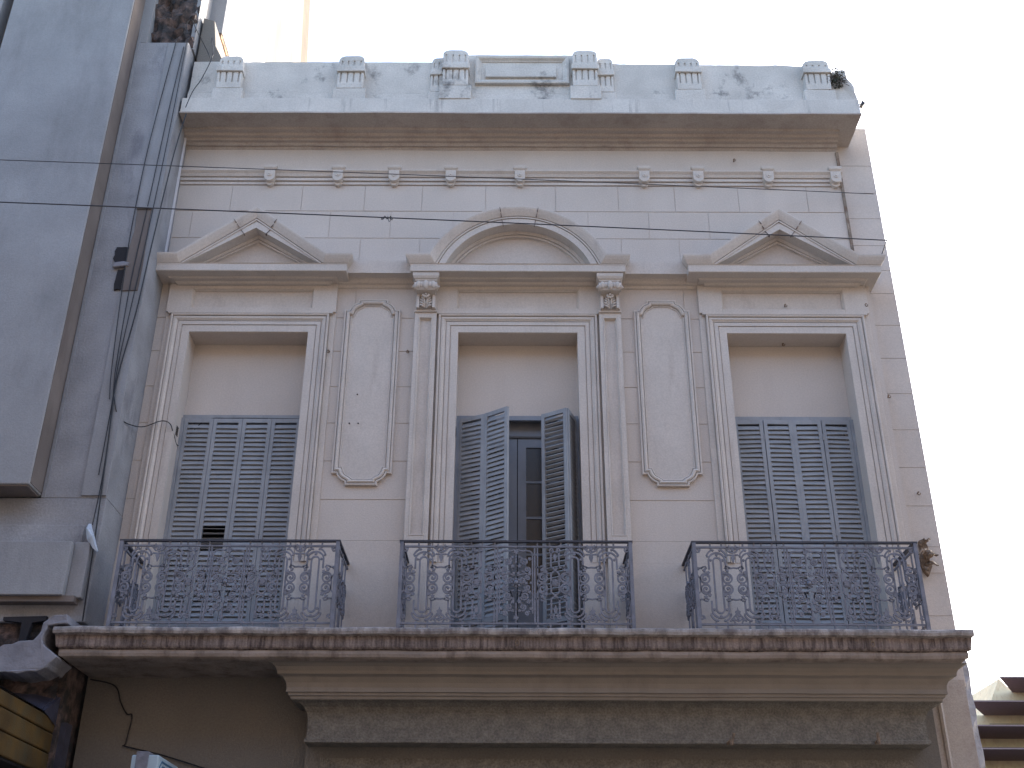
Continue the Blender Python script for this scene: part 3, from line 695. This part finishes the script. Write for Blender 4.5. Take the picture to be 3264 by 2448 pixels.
def balcony(cx, width):
    sx = width / 2.07; Yf = -.66
    root = MB()
    root.box(-width / 2 - .008, width / 2 + .008, Yf - .02, Yf + .018, zz(130) - .004, zz(130) + .013)
    for s in (-1, 1):
        a_, b_ = sorted((s * (width / 2 + .008), s * (width / 2 - .03))); root.box(a_, b_, Yf + .018, .0, zz(130) - .004, zz(130) + .013)
    hr = root.build('balcony', 'darkiron', house, (cx - CX, 0, 0))
    g = MB(); rails(g, -1.03, 1.03)
    for s in (-1, 1):
        slot(g, s * .819); slot(g, s * .518)
        cpair(g, s * .937, -s); cpair(g, s * .737, s); cpair(g, s * .600, -s); cpair(g, s * .436, s); cpair(g, s * .222, -s) if False else cpair(g, s * .235, s)
        fleur(g, s * .668); hexmod(g, s * .345); 
        g.ribbon([(s * .19, zz(212)), (s * .19, zz(1550))], .009)
        g.ribbon([(s * 1.01, zz(700)), (s * .985, zz(750)), (s * .985, zz(980)), (s * 1.01, zz(1040))], .009)
        g.ribbon([(s * 1.015, zz(560)), (s * .99, zz(610))], .009); g.ribbon([(s * 1.0, zz(1120)), (s * 1.0, zz(1400))], .009)
        g.ribbon([(s * (.99 + px), zz(262) + pz) for (px, pz) in spiral(0, 0, .026, .006, 150, 1.2, 12)], .009)
        g.ribbon([(s * (.99 + px), zz(1440) + pz) for (px, pz) in spiral(0, 0, .026, .006, 200, -1.2, 12)], .009)
        for q in (.19, .30, .40): g.ribbon([(s * q, zz(130)), (s * q, zz(212))], .010); g.ribbon([(s * q, zz(1550)), (s * q, ZB - .03)], .010)
    medallion(g)
    g.xform(lambda x, y, z: (x * sx, y + Yf, z))
    g.build('front_grille', 'iron', hr)
    # returns to the wall
    D = .64
    for s in (-1, 1):
        g = MB(); rails(g, 0, D)
        hexmod(g, D * .5); cpair(g, D * .5 - .12, 1); cpair(g, D * .5 + .12, -1)
        g.ribbon([(D * .5 - .20, zz(212)), (D * .5 - .20, zz(1550))]); g.ribbon([(D * .5 + .20, zz(212)), (D * .5 + .20, zz(1550))])
        cpair(g, D * .5 + .25, 1); cpair(g, D * .5 - .25, -1)
        for q in (.1, .3, .5): g.ribbon([(q, zz(130)), (q, zz(212))], .01); g.ribbon([(q, zz(1550)), (q, ZB - .03)], .010)
        xs_ = s * (width / 2 - .012)
        g.xform(lambda x, y, z: (xs_ + y, Yf + x + .01, z))
        g.build('side_grille', 'iron', hr)
    for s in (-1, 1):
        g = MB(); x = s * (width / 2 - .014); g.box(x - .016, x + .016, Yf - .02, Yf + .012, ZB - .03, zz(130) - .004)
        g.build('post', 'iron', hr)
        g = MB(); g.box(x - .02, x + .02, -.02, .01, zz(175), zz(110)); g.build('wall_plate', 'iron', hr)
    return hr
balcony(-2.546, 1.975); balcony(.034, 2.085); balcony(2.632, 2.02)

# ---- balcony slab and the cornice below it
led = [(.1, 4.10), (.70, 4.10), (.715, 4.102), (.716, 4.106), (.735, 4.108), (.745, 4.12), (.75, 4.135), (.755, 4.20), (.765, 4.212), (.765, 4.25), (.1, 4.26)]
lip = [(.5, 4.205), (.775, 4.213), (.80, 4.222), (.806, 4.245), (.803, 4.266), (.79, 4.279), (.4, 4.286), (0, 4.295)]
bnd = [(0, 4.03), (.655, 4.03), (.69, 4.034), (.712, 4.045), (.722, 4.07), (.72, 4.098), (.5, 4.104)]
g = MB(); XLL, XLR = -3.98, 3.915
def ledge_end(h): return 0 if h > 4.22 else -.012 if h > 4.19 else -.026 if h > 4.11 else -.05 if h > 4.04 else -.10
def slab_sweep(pr, m, nm, par, jit, fill=False):
    g = MB(); g.sweep([(XLL, 0), (XLR, 0)], pr, 'xy', seg=.08, jit=jit, jf=3)
    for i in range(len(g.v)):
        x, y, z = g.v[i]
        if abs(x - XLR) < .012: g.v[i] = (x + ledge_end(z), y, z)
        if abs(x - XLL) < .012: g.v[i] = (x - ledge_end(z), y, z)
    if fill: g.box(XL, XR, -.3, .1, 4.035, 4.28)
    return g.build(nm, m, par)
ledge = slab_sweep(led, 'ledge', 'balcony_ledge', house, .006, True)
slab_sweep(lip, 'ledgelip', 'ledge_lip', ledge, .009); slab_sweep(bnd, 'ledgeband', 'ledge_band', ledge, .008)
for x in (-3.19, .0, 3.04):
    g = MB(); pts = [(x + .016 * math.cos(a_), -.765 - .012, 4.155 + .022 * math.sin(a_)) for a_ in [2 * PI * i / 10 for i in range(11)]]
    g.tube(pts, .005, 5); g.tube([(x, -.75, 4.178), (x, -.78, 4.178)], .007, 6); g.build('ring', 'rustlamp', ledge)
# patch of fallen stucco under the ledge
# lower stepped cornice over the shop front
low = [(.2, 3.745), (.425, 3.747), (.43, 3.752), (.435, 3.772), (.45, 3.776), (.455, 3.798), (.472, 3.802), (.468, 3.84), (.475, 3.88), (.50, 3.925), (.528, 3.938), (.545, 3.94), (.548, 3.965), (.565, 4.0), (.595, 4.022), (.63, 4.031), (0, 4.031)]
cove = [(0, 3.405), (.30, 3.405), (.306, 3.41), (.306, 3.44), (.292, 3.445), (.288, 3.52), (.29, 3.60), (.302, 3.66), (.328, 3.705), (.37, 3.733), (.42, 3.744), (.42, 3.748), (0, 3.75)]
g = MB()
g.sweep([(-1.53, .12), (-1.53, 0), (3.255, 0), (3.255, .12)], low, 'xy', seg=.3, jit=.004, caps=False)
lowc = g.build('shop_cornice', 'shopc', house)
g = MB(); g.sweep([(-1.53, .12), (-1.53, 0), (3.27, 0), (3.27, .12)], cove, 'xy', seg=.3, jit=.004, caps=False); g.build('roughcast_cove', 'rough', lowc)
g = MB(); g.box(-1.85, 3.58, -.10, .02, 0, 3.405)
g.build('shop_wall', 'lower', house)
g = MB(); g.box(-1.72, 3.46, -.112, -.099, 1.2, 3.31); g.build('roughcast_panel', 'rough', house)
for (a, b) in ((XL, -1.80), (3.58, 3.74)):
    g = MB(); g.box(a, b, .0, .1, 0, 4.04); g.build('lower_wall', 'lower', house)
g = MB(); g.box(3.74, 4.08, .02, .4, 0, 4.04); g.sweep([(3.80, 0), (3.80, 4.03)], [(0, -.02), (0, .0), (.02, .012), (.04, 0), (.04, -.02)], 'xz'); g.build('end_pilaster', 'cornice', house)
# rough party-wall stub at the lower right
g = MB(); n = 60; b = len(g.v)
for i in range(n + 1):
    z = 4.42 * i / n; w_ = max(0, min(1, (4.42 - z) / .25))
    def nn(f, s_): return noise.noise(Vector((z * f, s_, 2)))
    xo = 4.235 + .02 * nn(4, 1) + .022 * nn(13, 5)
    for (x, y) in ((4.083, .12), (4.088 + .012 * nn(9, 3), .16), (4.125 + .02 * nn(7, 8), .20 + .02 * nn(9, 3)), (4.175 + .02 * nn(5, 4), .235 + .03 * nn(11, 6)), (xo, .27 + .02 * nn(8, 2)), (xo + .01, .9), (4.083, .9)): g.v.append((x, y, z))
for i in range(n):
    for q in range(6): g.f.append((b + i * 7 + q, b + i * 7 + q + 1, b + (i + 1) * 7 + q + 1, b + (i + 1) * 7 + q))
g.f.append(tuple(range(b + n * 7, b + n * 7 + 7)))
g.build('party_wall_stub', 'plaster', house)
# house body behind the front
g = MB(); g.box(XL, 4.1, .6, 11, 0, 10.45); g.build('body', 'lower', house)

# small fixings on the front
def hook(x, z, y=0, s=1.):
    g = MB(); g.tube([(0, 0, 0), (0, -.05 * s, 0)], .006 * s, 6); g.tube([(.014 * s * math.cos(a_), -.05 * s, -.014 * s + .018 * s * math.sin(a_)) for a_ in [PI / 2 + 5 * i / 8 for i in range(9)]], .005 * s, 5)
    return g.build('hook', 'rustlamp', house, (x - CX, y, z))
for (x, z, y) in ((2.91, 8.0, -.015), (3.78, 8.02, 0), (3.90, 6.98, .11), (3.86, 6.62, .11), (4.03, 5.90, .11), (2.90, 7.655, .22), (-1.93, 7.43, 0), (-1.10, 7.43, 0), (2.54, 9.97, 0)): hook(x, z, y)
for (x, z) in ((-1.60, 6.93), (-1.66, 6.60), (-1.57, 6.60)):
    g = MB(); g.tube([(0, 0, 0), (0, -.012, 0)], .007, 8); g.build('screw', 'dark', house, (x - CX, -.006, z))
for (x, z, t) in ((1.86, 3.43, .05), (3.14, 3.44, 0)):
    g = MB(); g.tube([(0, 0, -.02), (t * .3, -.09, -.03 + .02)], .014, 6); g.tube([(t * .3, -.09, -.05), (t * .3 + t * .6, -.09, .05)], .014, 6); g.build('pipe_stub', 'rustlamp', house, (x - CX, -.30, z))

# ================================================================ things fixed to or hanging on the house
t = empty('wall_lamp_bracket', (3.975, .08, 5.21), 'broken corroded ornamental lamp bracket on the wall beside the right balcony', 'wall bracket')
g = MB(); rnd = random.Random(4)
g.poly([(-.03, .18), (.02, .20), (.05, .12), (.04, 0), (.06, -.08), (.01, -.18), (-.03, -.12), (-.05, -.02), (-.02, .08)], -.03, .02); g.build('plate', 'rustlamp', t, bevel=.006)
g = MB()
for i in range(9):
    p = Vector((rnd.uniform(-.04, .04), -.03, rnd.uniform(-.12, .15))); q = p + Vector((rnd.uniform(-.10, .12), rnd.uniform(-.14, -.03), rnd.uniform(-.08, .08))); r_ = q + Vector((rnd.uniform(-.05, .05), -.02, rnd.uniform(-.06, .03)))
    g.tube([p, q, r_], [.016, .012, .006], 6)
g.ball((.02, -.09, .02), .05, 9, 7, (1, .8, .8)); g.build('scrollwork', 'rustlamp', t, smooth=False)

# weeds in the broken corner
t = empty('weed', (3.72, -.40, 10.85), 'straggly weed and dry roots growing from the broken right corner of the parapet', 'plant')
g = MB(); rnd = random.Random(11)
for i in range(26):
    p = Vector((rnd.uniform(-.04, .05), rnd.uniform(-.02, 0), rnd.uniform(-.06, .08))); pts = [p]
    d = Vector((rnd.uniform(-.6, 1), rnd.uniform(-.6, 0), rnd.uniform(-1.6, .2)))
    for k in range(4): d += Vector((rnd.uniform(-.6, .6), rnd.uniform(-.1, .1), rnd.uniform(-.7, .3))); pts.append(pts[-1] + d.normalized() * rnd.uniform(.02, .06))
    g.tube(pts, .004, 4)
g.build('stem', 'twig', t)
g = MB()
for i in range(260):
    c = Vector((rnd.gauss(0.02, .045), rnd.uniform(-.07, .0), rnd.gauss(-.02, .09))); s = rnd.uniform(.008, .02)
    if c.length > .13: c = c * (.13 / c.length)
    u = Vector((rnd.uniform(-1, 1), rnd.uniform(-1, 1), rnd.uniform(-1, 1))).normalized() * s; v = u.cross(Vector((rnd.uniform(-1, 1), 1, rnd.uniform(-1, 1)))).normalized() * s * .5
    b = len(g.v); g.v += [tuple(c - u), tuple(c + v), tuple(c + u), tuple(c - v)]; g.f.append((b, b + 1, b + 2, b + 3))
g.build('foliage', 'leaf', t)

# small floodlight sticking out at the right corner
t = empty('floodlight', (4.06, -.2, 10.66), 'tiny dark floodlight poking out past the right end of the cornice', 'lamp')
g = MB(); g.tube([(-.10, 0, -.03), (0, 0, 0)], .008, 6); g.build('arm', 'cable', t)
g = MB(); g.poly([(-.025, -.02), (.0, .035), (.035, -.005), (.0, -.045)], -.03, .03); g.build('head', 'cable', t)

# street wires
t = MB(); t.tube(sag((-6.6, -1.75, 8.62), (4.08, -.02, 9.50), -.02), .0045, 5)
tag(t.build('street_wire', 'wire'), 'thin dark wire crossing the whole front just under the top cornice brackets', 'wire')
t = MB(); t.tube(sag((-6.6, -1.75, 8.13), (3.975, -.42, 8.585), -.02), .0065, 5)
wr = tag(t.build('street_wire', 'wire'), 'thicker dark wire crossing in front of the pediments with a knot in it', 'wire')
g = MB(); k0 = Vector((-1.29, -.90, 8.508)); rnd = random.Random(3)
pts = [k0 + Vector((-.06, 0, .01))]
for i in range(26): pts.append(k0 + Vector((-.05 + .1 * i / 26 + rnd.uniform(-.02, .02), rnd.uniform(-.015, .015), rnd.uniform(-.02, .018))))
g.tube(pts, .005, 5); g.tube([k0 + Vector((.0, 0, 0)), k0 + Vector((.02, 0, -.05)), k0 + Vector((.035, 0, -.03))], .004, 5)
g.build('knot', 'wire', wr)
g = MB(); g.tube([(3.975, -.43, 8.585), (4.02, -.1, 8.62), (4.05, .12, 8.62)], .006, 6); g.build('added_anchor', 'wire', wr)  # made-up anchor where the wire is cut, since glare would swallow the rest

# ================================================================ neighbour on the left
nb = empty('neighbour_building', (-4.6, -.5, 0), 'tall grey-blue rendered building with a projecting bay at the left edge', 'building')
def L(x): return x + 4.6     # local x
def Yl(y): return y + .5
NY = -.5
g = MB()   # pier beside the house
g.box(L(-4.42), L(-3.80), 0, .9, 5.58, 11.3)
g.xform(lambda x, y, z: (x, y, z)); g.build('pier', 'neigh2', nb, bevel=.01)
g = MB(); g.box(L(-4.04), L(-3.803), -.018, .002, 5.6, 11.28); g.build('pier_strip', 'neigh', nb, bevel=.004)
# hole knocked in the pier
for (x0, x1, z0, z1) in ((-4.18, -4.00, 8.20, 8.40), (-4.12, -3.995, 7.86, 8.13)):
    g = MB(); rnd = random.Random(int(z0 * 10)); pts = []
    for i in range(14):
        a_ = 2 * PI * i / 14; cx_, cz_ = (x0 + x1) / 2, (z0 + z1) / 2; sq = 1 / max(abs(math.cos(a_)), abs(math.sin(a_)))
        k_ = rnd.uniform(.82, 1.0); pts.append((L(cx_ + (x1 - x0) / 2 * math.cos(a_) * sq * k_), cz_ + (z1 - z0) / 2 * math.sin(a_) * sq * k_))
    g.poly(pts, -.0215, -.001); g.build('hole', 'dark', nb)
g = MB(); g.poly([(L(-4.16), 8.13), (L(-4.0), 8.15), (L(-3.99), 8.19), (L(-4.05), 8.205), (L(-4.15), 8.19)], -.05, -.01); g.build('mortar_lump', 'plaster', nb, bevel=.01)
g = MB(); g.poly([(L(-4.03), 7.85), (L(-4.04), 8.3), (L(-4.01), 8.6), (L(-4.02), 8.87), (L(-3.87), 8.88), (L(-3.865), 8.5), (L(-3.855), 8.2), (L(-3.86), 7.86)], -.03, -.01); pt = g.build('patch', 'neighsoff', nb, bevel=.006)
g = MB(); g.box(L(-4.025), L(-3.865), -.05, -.012, 8.88, 8.90); g.build('patch_lip', 'neigh', pt)
# broken brick top of the pier
g = MB(); nx, nz = 16, 22; b = len(g.v)
for j in range(nz + 1):
    for i in range(nx + 1):
        x = -4.30 + (.52) * i / nx; z = 11.30 + 1.6 * j / nz; g.v.append((L(x), .10 + .09 * noise.noise(Vector((x * 9, z * 9, 0))) + .05 * noise.noise(Vector((x * 25, z * 25, 3))), z))
for j in range(nz):
    for i in range(nx): q = b + j * (nx + 1) + i; g.f.append((q, q + 1, q + nx + 2, q + nx + 1))
g.build('broken_brickwork', 'brick', nb)
g = MB(); g.box(L(-4.44), L(-4.30), 0, .6, 11.3, 13.5); g.box(L(-3.83), L(-3.78), .1, .6, 11.3, 13.5); g.box(L(-4.3), L(-3.8), .22, .9, 11.3, 13.5); g.build('upper_pier', 'neigh', nb)
# upper storey box with rusty underside
g = MB(); g.box(L(-3.87), L(-3.60), Yl(-.02), Yl(.4), 11.93, 14); g.build('upper_slab', 'neigh', nb, bevel=.01)
g = MB(); g.box(L(-3.86), L(-3.61), Yl(-.01), Yl(.4), 11.87, 11.93); g.build('rusty_soffit', 'rust', nb)
# projecting bay
g = MB(); g.box(L(-5.82), L(-4.42), Yl(-.79), Yl(-.1), 5.60, 14); bay = g.build('bay', 'neigh', nb, bevel=.012)
g = MB(); g.box(L(-4.4245), L(-4.414), Yl(-.77), Yl(-.5), 5.62, 14); g.box(L(-5.80), L(-4.44), Yl(-.77), Yl(-.5), 5.588, 5.603); g.build('bay_return', 'neighsoff', bay)  # bay side and underside browned in colour for the light they catch
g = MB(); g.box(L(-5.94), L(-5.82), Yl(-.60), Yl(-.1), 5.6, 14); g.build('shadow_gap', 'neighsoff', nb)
g = MB(); g.box(L(-9.5), L(-5.94), Yl(-.79), Yl(-.1), 5.60, 14); g.build('bay', 'neigh', nb, bevel=.012)
g = MB(); g.box(L(-4.405), L(-4.375), -.01, .02, 5.58, 11.5); g.build('bead', 'neigh', nb)
# bands below the bay
g = MB(); g.box(L(-9.5), L(-3.797), Yl(-.504), .9, 4.4, 5.578); g.box(L(-9.5), L(-3.94), Yl(-.54), .1, 5.11, 5.30)
g.build('band', 'neigh2', nb, bevel=.008)
g = MB(); g.box(L(-9.5), L(-3.98), Yl(-.66), .1, 4.60, 5.10); g.box(L(-3.98), L(-3.84), Yl(-.58), .1, 4.60, 5.12)
g.build('fascia', 'neigh', nb, bevel=.008)
g = MB(); g.box(L(-9.5), L(-3.88), Yl(-.62), .12, 4.55, 4.605); g.build('soffit', 'neighsoff', nb)
g = MB(); g.box(L(-9.5), L(-3.90), 0.1, .9, 0, 4.56)
b = len(g.v); nx, nz = 40, 24
for j in range(nz + 1):
    for i in range(nx + 1):
        x = -6.4 + 2.46 * i / nx; z = 3.4 + 1.16 * j / nz
        g.v.append((L(x), .04 + .05 * noise.noise(Vector((x * 5, z * 5, 0))) + .03 * noise.noise(Vector((x * 15, z * 15, 3))), z))
for j in range(nz):
    for i in range(nx): q = b + j * (nx + 1) + i; g.f.append((q, q + 1, q + nx + 2, q + nx + 1))
g.build('ruined_wall', 'brick', nb)
# plaster lump round the end of the ledge
pts = [(-5.2, 3.94), (-4.9, 4.10), (-4.62, 4.18), (-4.40, 4.10), (-4.20, 4.14), (-4.09, 4.16), (-4.04, 4.24), (-4.03, 4.32), (-3.97, 4.37), (-3.84, 4.385), (-3.82, 4.30), (-3.99, 4.285), (-4.015, 4.16), (-4.00, 4.12), (-3.94, 4.075), (-3.86, 4.01), (-3.93, 3.93), (-4.02, 3.895), (-4.10, 3.885), (-4.18, 3.87), (-4.25, 3.885), (-4.5, 3.895), (-4.8, 3.90), (-5.1, 3.87)]
out = []
for i in range(len(pts)):
    p, q = pts[i], pts[(i + 1) % len(pts)]; n = max(1, int(math.hypot(q[0] - p[0], q[1] - p[1]) / .03))
    for k in range(n): out.append((p[0] + (q[0] - p[0]) * k / n, p[1] + (q[1] - p[1]) * k / n))
out = [(L(x) + .014 * noise.noise(Vector((x * 17, z * 17, 1))), z + .014 * noise.noise(Vector((x * 17, z * 17, 5)))) for (x, z) in out]
g = MB(); g.poly(out, Yl(-.80), Yl(-.40))
g.xform(lambda x, y, z: tuple(Vector((x, y, z)) + noise.noise_vector(Vector((x * 8, y * 8, z * 8))) * .012)); g.build('plaster_lump', 'plaster', nb, bevel=.02)
g = MB(); g.poly([(L(-4.5), 4.43), (L(-4.12), 4.44), (L(-4.12), 4.40), (L(-4.24), 4.38), (L(-4.27), 4.15), (L(-4.32), 4.15), (L(-4.33), 4.38), (L(-4.5), 4.40)], -.05, .0); g.build('recess', 'dark', nb)

# party wall of the taller house behind, in full sun
pw = empty('party_wall', (-3.62, .4, 10.4), 'bright sunlit white party wall rising behind the left end of the parapet', 'wall')
def pwbox(y0, y0t, y1, y1t, z0, z1, m, nm, t=0.):
    g = MB(); g.v += [(t, y0, z0), (t, y1, z0), (t, y1t, z1), (t, y0t, z1), (-.3, y0, z0), (-.3, y1, z0), (-.3, y1t, z1), (-.3, y0t, z1)]
    for q in ((0, 1, 2, 3), (7, 6, 5, 4), (0, 4, 5, 1), (1, 5, 6, 2), (2, 6, 7, 3), (3, 7, 4, 0)): g.f.append(q)
    g.build(nm, m, pw)
ye = lambda z: 5.6 - .26 * z
pwbox(0, 0, ye(0) - .7, ye(3.0) - .62, 0, 3.0, 'white', 'white_render', .002)
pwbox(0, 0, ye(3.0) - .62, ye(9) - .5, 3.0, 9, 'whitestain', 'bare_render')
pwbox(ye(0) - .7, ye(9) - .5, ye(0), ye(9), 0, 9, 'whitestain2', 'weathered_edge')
# downpipe (white rods painting the return's lit edge) and cable bundle in the seam
g = MB(); g.tube([(-3.875, -.06, 4.35), (-3.875, -.06, 8.3)], .022, 8); g.tube([(-3.80, -.10, 8.6), (-3.80, -.10, 10.2)], .02, 8)
tag(g.build('lit_edge_rod', 'rod'), 'thin white pipe painting the lit edge down the seam at the left end of the cream house', 'rod')
def cable(pts, label, r=.0052, grp=None):
    g = MB(); P = [Vector(p) for p in pts]; out = []
    for i in range(len(P) - 1):
        p0 = P[max(i - 1, 0)]; p1 = P[i]; p2 = P[i + 1]; p3 = P[min(i + 2, len(P) - 1)]
        for k in range(8):
            t_ = k / 8; out.append(.5 * ((2 * p1) + (-p0 + p2) * t_ + (2 * p0 - 5 * p1 + 4 * p2 - p3) * t_ ** 2 + (-p0 + 3 * p1 - 3 * p2 + p3) * t_ ** 3))
    out.append(P[-1]); g.tube(out, r, 5)
    return tag(g.build('cable', 'cable'), label, 'cable', grp)
G = 'black cables hanging down the pier'
yc = -.535
cable([(-3.94, yc, 11.3), (-4.02, yc, 9.9), (-4.04, yc, 9.0), (-4.03, yc, 8.2), (-3.97, yc, 7.0), (-3.93, yc, 6.6)], 'black cable hanging farthest left on the grey pier, past the knocked hole', grp=G)
cable([(-3.84, yc, 11.2), (-3.88, yc, 10.2), (-3.91, yc, 9.0), (-3.94, yc, 8.0), (-3.93, yc, 7.0), (-3.90, yc, 6.55), (-3.90, yc, 5.8)], 'black cable down the middle of the grey pier joining the others halfway', grp=G)
cable([(-3.815, yc, 11.28), (-3.82, yc, 10.7), (-3.825, yc, 10.2), (-3.84, yc, 9.3), (-3.87, yc, 8.2), (-3.91, yc, 7.0), (-3.885, yc, 6.5), (-3.86, yc, 5.8), (-3.87, yc, 5.3)], 'black cable hanging nearest the pier edge and ending at the crumpled plastic', grp=G)
cable([(-3.70, -.47, 10.25), (-3.74, -.52, 9.6), (-3.79, yc, 8.5), (-3.83, yc, 7.6), (-3.895, yc, 6.8), (-3.87, yc, 6.2), (-3.83, yc, 5.3), (-3.80, yc, 4.4)], 'black cable hugging the right edge of the grey pier all the way down', r=.007, grp=G)
cable([(-3.895, yc, 6.65), (-3.85, -.52, 6.48), (-3.80, -.4, 6.42), (-3.72, -.12, 6.50), (-3.55, -.09, 6.58), (-3.46, -.07, 6.56), (-3.43, .0, 6.48), (-3.41, .19, 6.44), (-3.2, .20, 6.72), (-2.9, .20, 6.755), (-2.2, .2, 6.75)], 'black cable branching right across the left door frame to the shutter head', grp=G)
cable([(-3.68, -.2, 11.9), (-3.60, -.32, 11.5), (-3.50, -.50, 11.10), (-3.58, -.50, 10.75), (-3.66, -.50, 10.55), (-3.70, -.52, 10.30)], 'black cable looping over the left end of the parapet', grp=G)
cable([(-3.84, -.5, 11.45), (-3.87, -.5, 11.6), (-3.82, -.5, 11.66), (-3.76, -.45, 11.55), (-3.62, -.35, 11.30), (-3.52, -.46, 11.05)], 'short looped cable at the top of the grey pier', grp=G)
cable([(-3.82, -.05, 4.0), (-3.60, -.02, 3.95), (-3.52, -.02, 3.80), (-3.45, -.02, 3.70), (-3.40, -.02, 3.68), (-3.42, -.02, 3.45), (-3.42, -.02, 3.42), (-3.1, -.02, 3.35), (-2.75, -.02, 3.25), (-2.62, -.03, 3.20), (-2.60, -.05, 3.05)], 'thin dark cable stapled over the wall below the ledge down to the sign', .006)
# crumpled plastic
g = MB(); rnd = random.Random(5)
pts = [Vector((-3.88, -.56, 5.30)), Vector((-3.87, -.58, 5.24)), Vector((-3.84, -.58, 5.16)), Vector((-3.80, -.57, 5.08)), Vector((-3.77, -.56, 5.03))]
g.tube(pts, [.012, .03, .035, .022, .006], 7); g.xform(lambda x, y, z: tuple(Vector((x, y, z)) + noise.noise_vector(Vector((x * 40, y * 40, z * 40))) * .02))
tag(g.build('plastic_scrap', 'bag'), 'crumpled pale plastic scrap tied to the cables above the left balcony corner', 'plastic')

# ochre boarded canopy at the lower left
cn = empty('shop_canopy', (-3.95, -.5, 0), 'ochre boarded shop canopy with a dark top at the lower left corner', 'canopy')
for (z0, z1) in ((3.46, 3.575), (3.295, 3.452), (3.12, 3.287)):
    g = MB(); g.box(-1.5, 0.02, -2.6, .14, z0, z1); g.build('board', 'yellow', cn, bevel=.012)
g = MB(); g.box(-1.49, -.01, -2.59, .12, 3.10, 3.56); g.build('core', 'cable', cn)
g = MB(); P = [(.03, -2.6, 3.585), (.03, -.2, 3.585), (.03, .18, 3.50), (.03, .30, 3.88), (-.55, .12, 3.86), (-.9, -2.6, 3.75)]
g.v += P + [(x - .03, y, z + .015) for (x, y, z) in P]
g.f += [(0, 1, 4, 5), (1, 2, 3, 4), (6, 7, 10, 11), (7, 8, 9, 10)]
g.build('flashing', 'tarp', cn)
g = MB(); g.tube([(.03, .30, 3.885), (-.25, .22, 3.89), (-.55, .12, 3.87), (-.75, -.6, 3.84)], .014, 6); g.build('flashing_edge', 'rod', cn)
g = MB(); g.box(-.5, .10, .16, .3, 2.0, 3.56); g.build('end_post', 'tarp', cn)

# projecting shop sign
sg = empty('projecting_sign', (-2.955, -.35, 3.16), 'pale projecting sign box with blue border lines, cut off at the bottom edge', 'sign')
g = MB(); g.box(-.11, .11, -.55, .05, -.9, .04); g.build('box', 'signw', sg, bevel=.012)
g = MB(); g.box(-.07, .03, -.562, .02, -.9, .065); g.build('middle_strip', 'signg', sg, bevel=.004)
for (m_, off) in ((.0, 0), (.035, 1)):
    g = MB(); y0_, y1_, z0_, z1_ = -.50 + m_, -.04 - m_, -.86 + m_, .0 - m_
    P = [(y0_, z0_), (y0_, z1_ - .05), (y0_ + .05, z1_), (y1_ - .05, z1_), (y1_, z1_ - .05), (y1_, z0_)]
    g.ribbon([(p[0], p[1]) for p in P], .010, .006, closed=True); g.xform(lambda x, y, z: (.111 + y, x, z)); g.build('border_line', 'signb', sg)
g = MB(); g.box(-.06, .20, .0, .35, -.30, -.26); g.box(.22, .26, -.02, .35, -.6, -.03); g.build('mounting', 'cable', sg)

# ================================================================ far building on the right
fb = empty('far_apartment_block', (60, 120, 0), 'distant beige apartment block with deep dark floor slabs at the right edge', 'building')
for (x0, x1, z) in ((-6.4, -2.1, 31.2), (-10.3, -5.9, 28.6), (-24, -18, 26.0), (-24, -18, 23.6), (-24, -18, 21.0), (-24, -18, 18.4)):
    g = MB(); P = [(x0, -5, z), (40, -5, z), (40, 2.3, z), (x1, 2.3, z)]
    g.v += P + [(x, y, q + .14) for (x, y, q) in P]; g.f += [(0, 1, 2, 3), (7, 6, 5, 4), (0, 4, 5, 1), (1, 5, 6, 2), (2, 6, 7, 3), (3, 7, 4, 0)]
    g.build('floor_slab', 'fardark', fb)
g = MB(); g.poly([(-24, 0), (-24, 28.6), (-5.7, 28.6), (-3.44, 32.8), (-2.1, 31.25), (40, 31.25), (40, 0)], 2.2, 14); g.build('wall', 'far', fb)
for z in (31.2, 28.6, 26.0, 23.6):
    g = MB(); g.box(-4 if z > 30 else -5.5 if z > 28 else -20, 40, 2.17, 2.21, z - 1.0, z - .93); g.build('groove', 'fardark', fb)
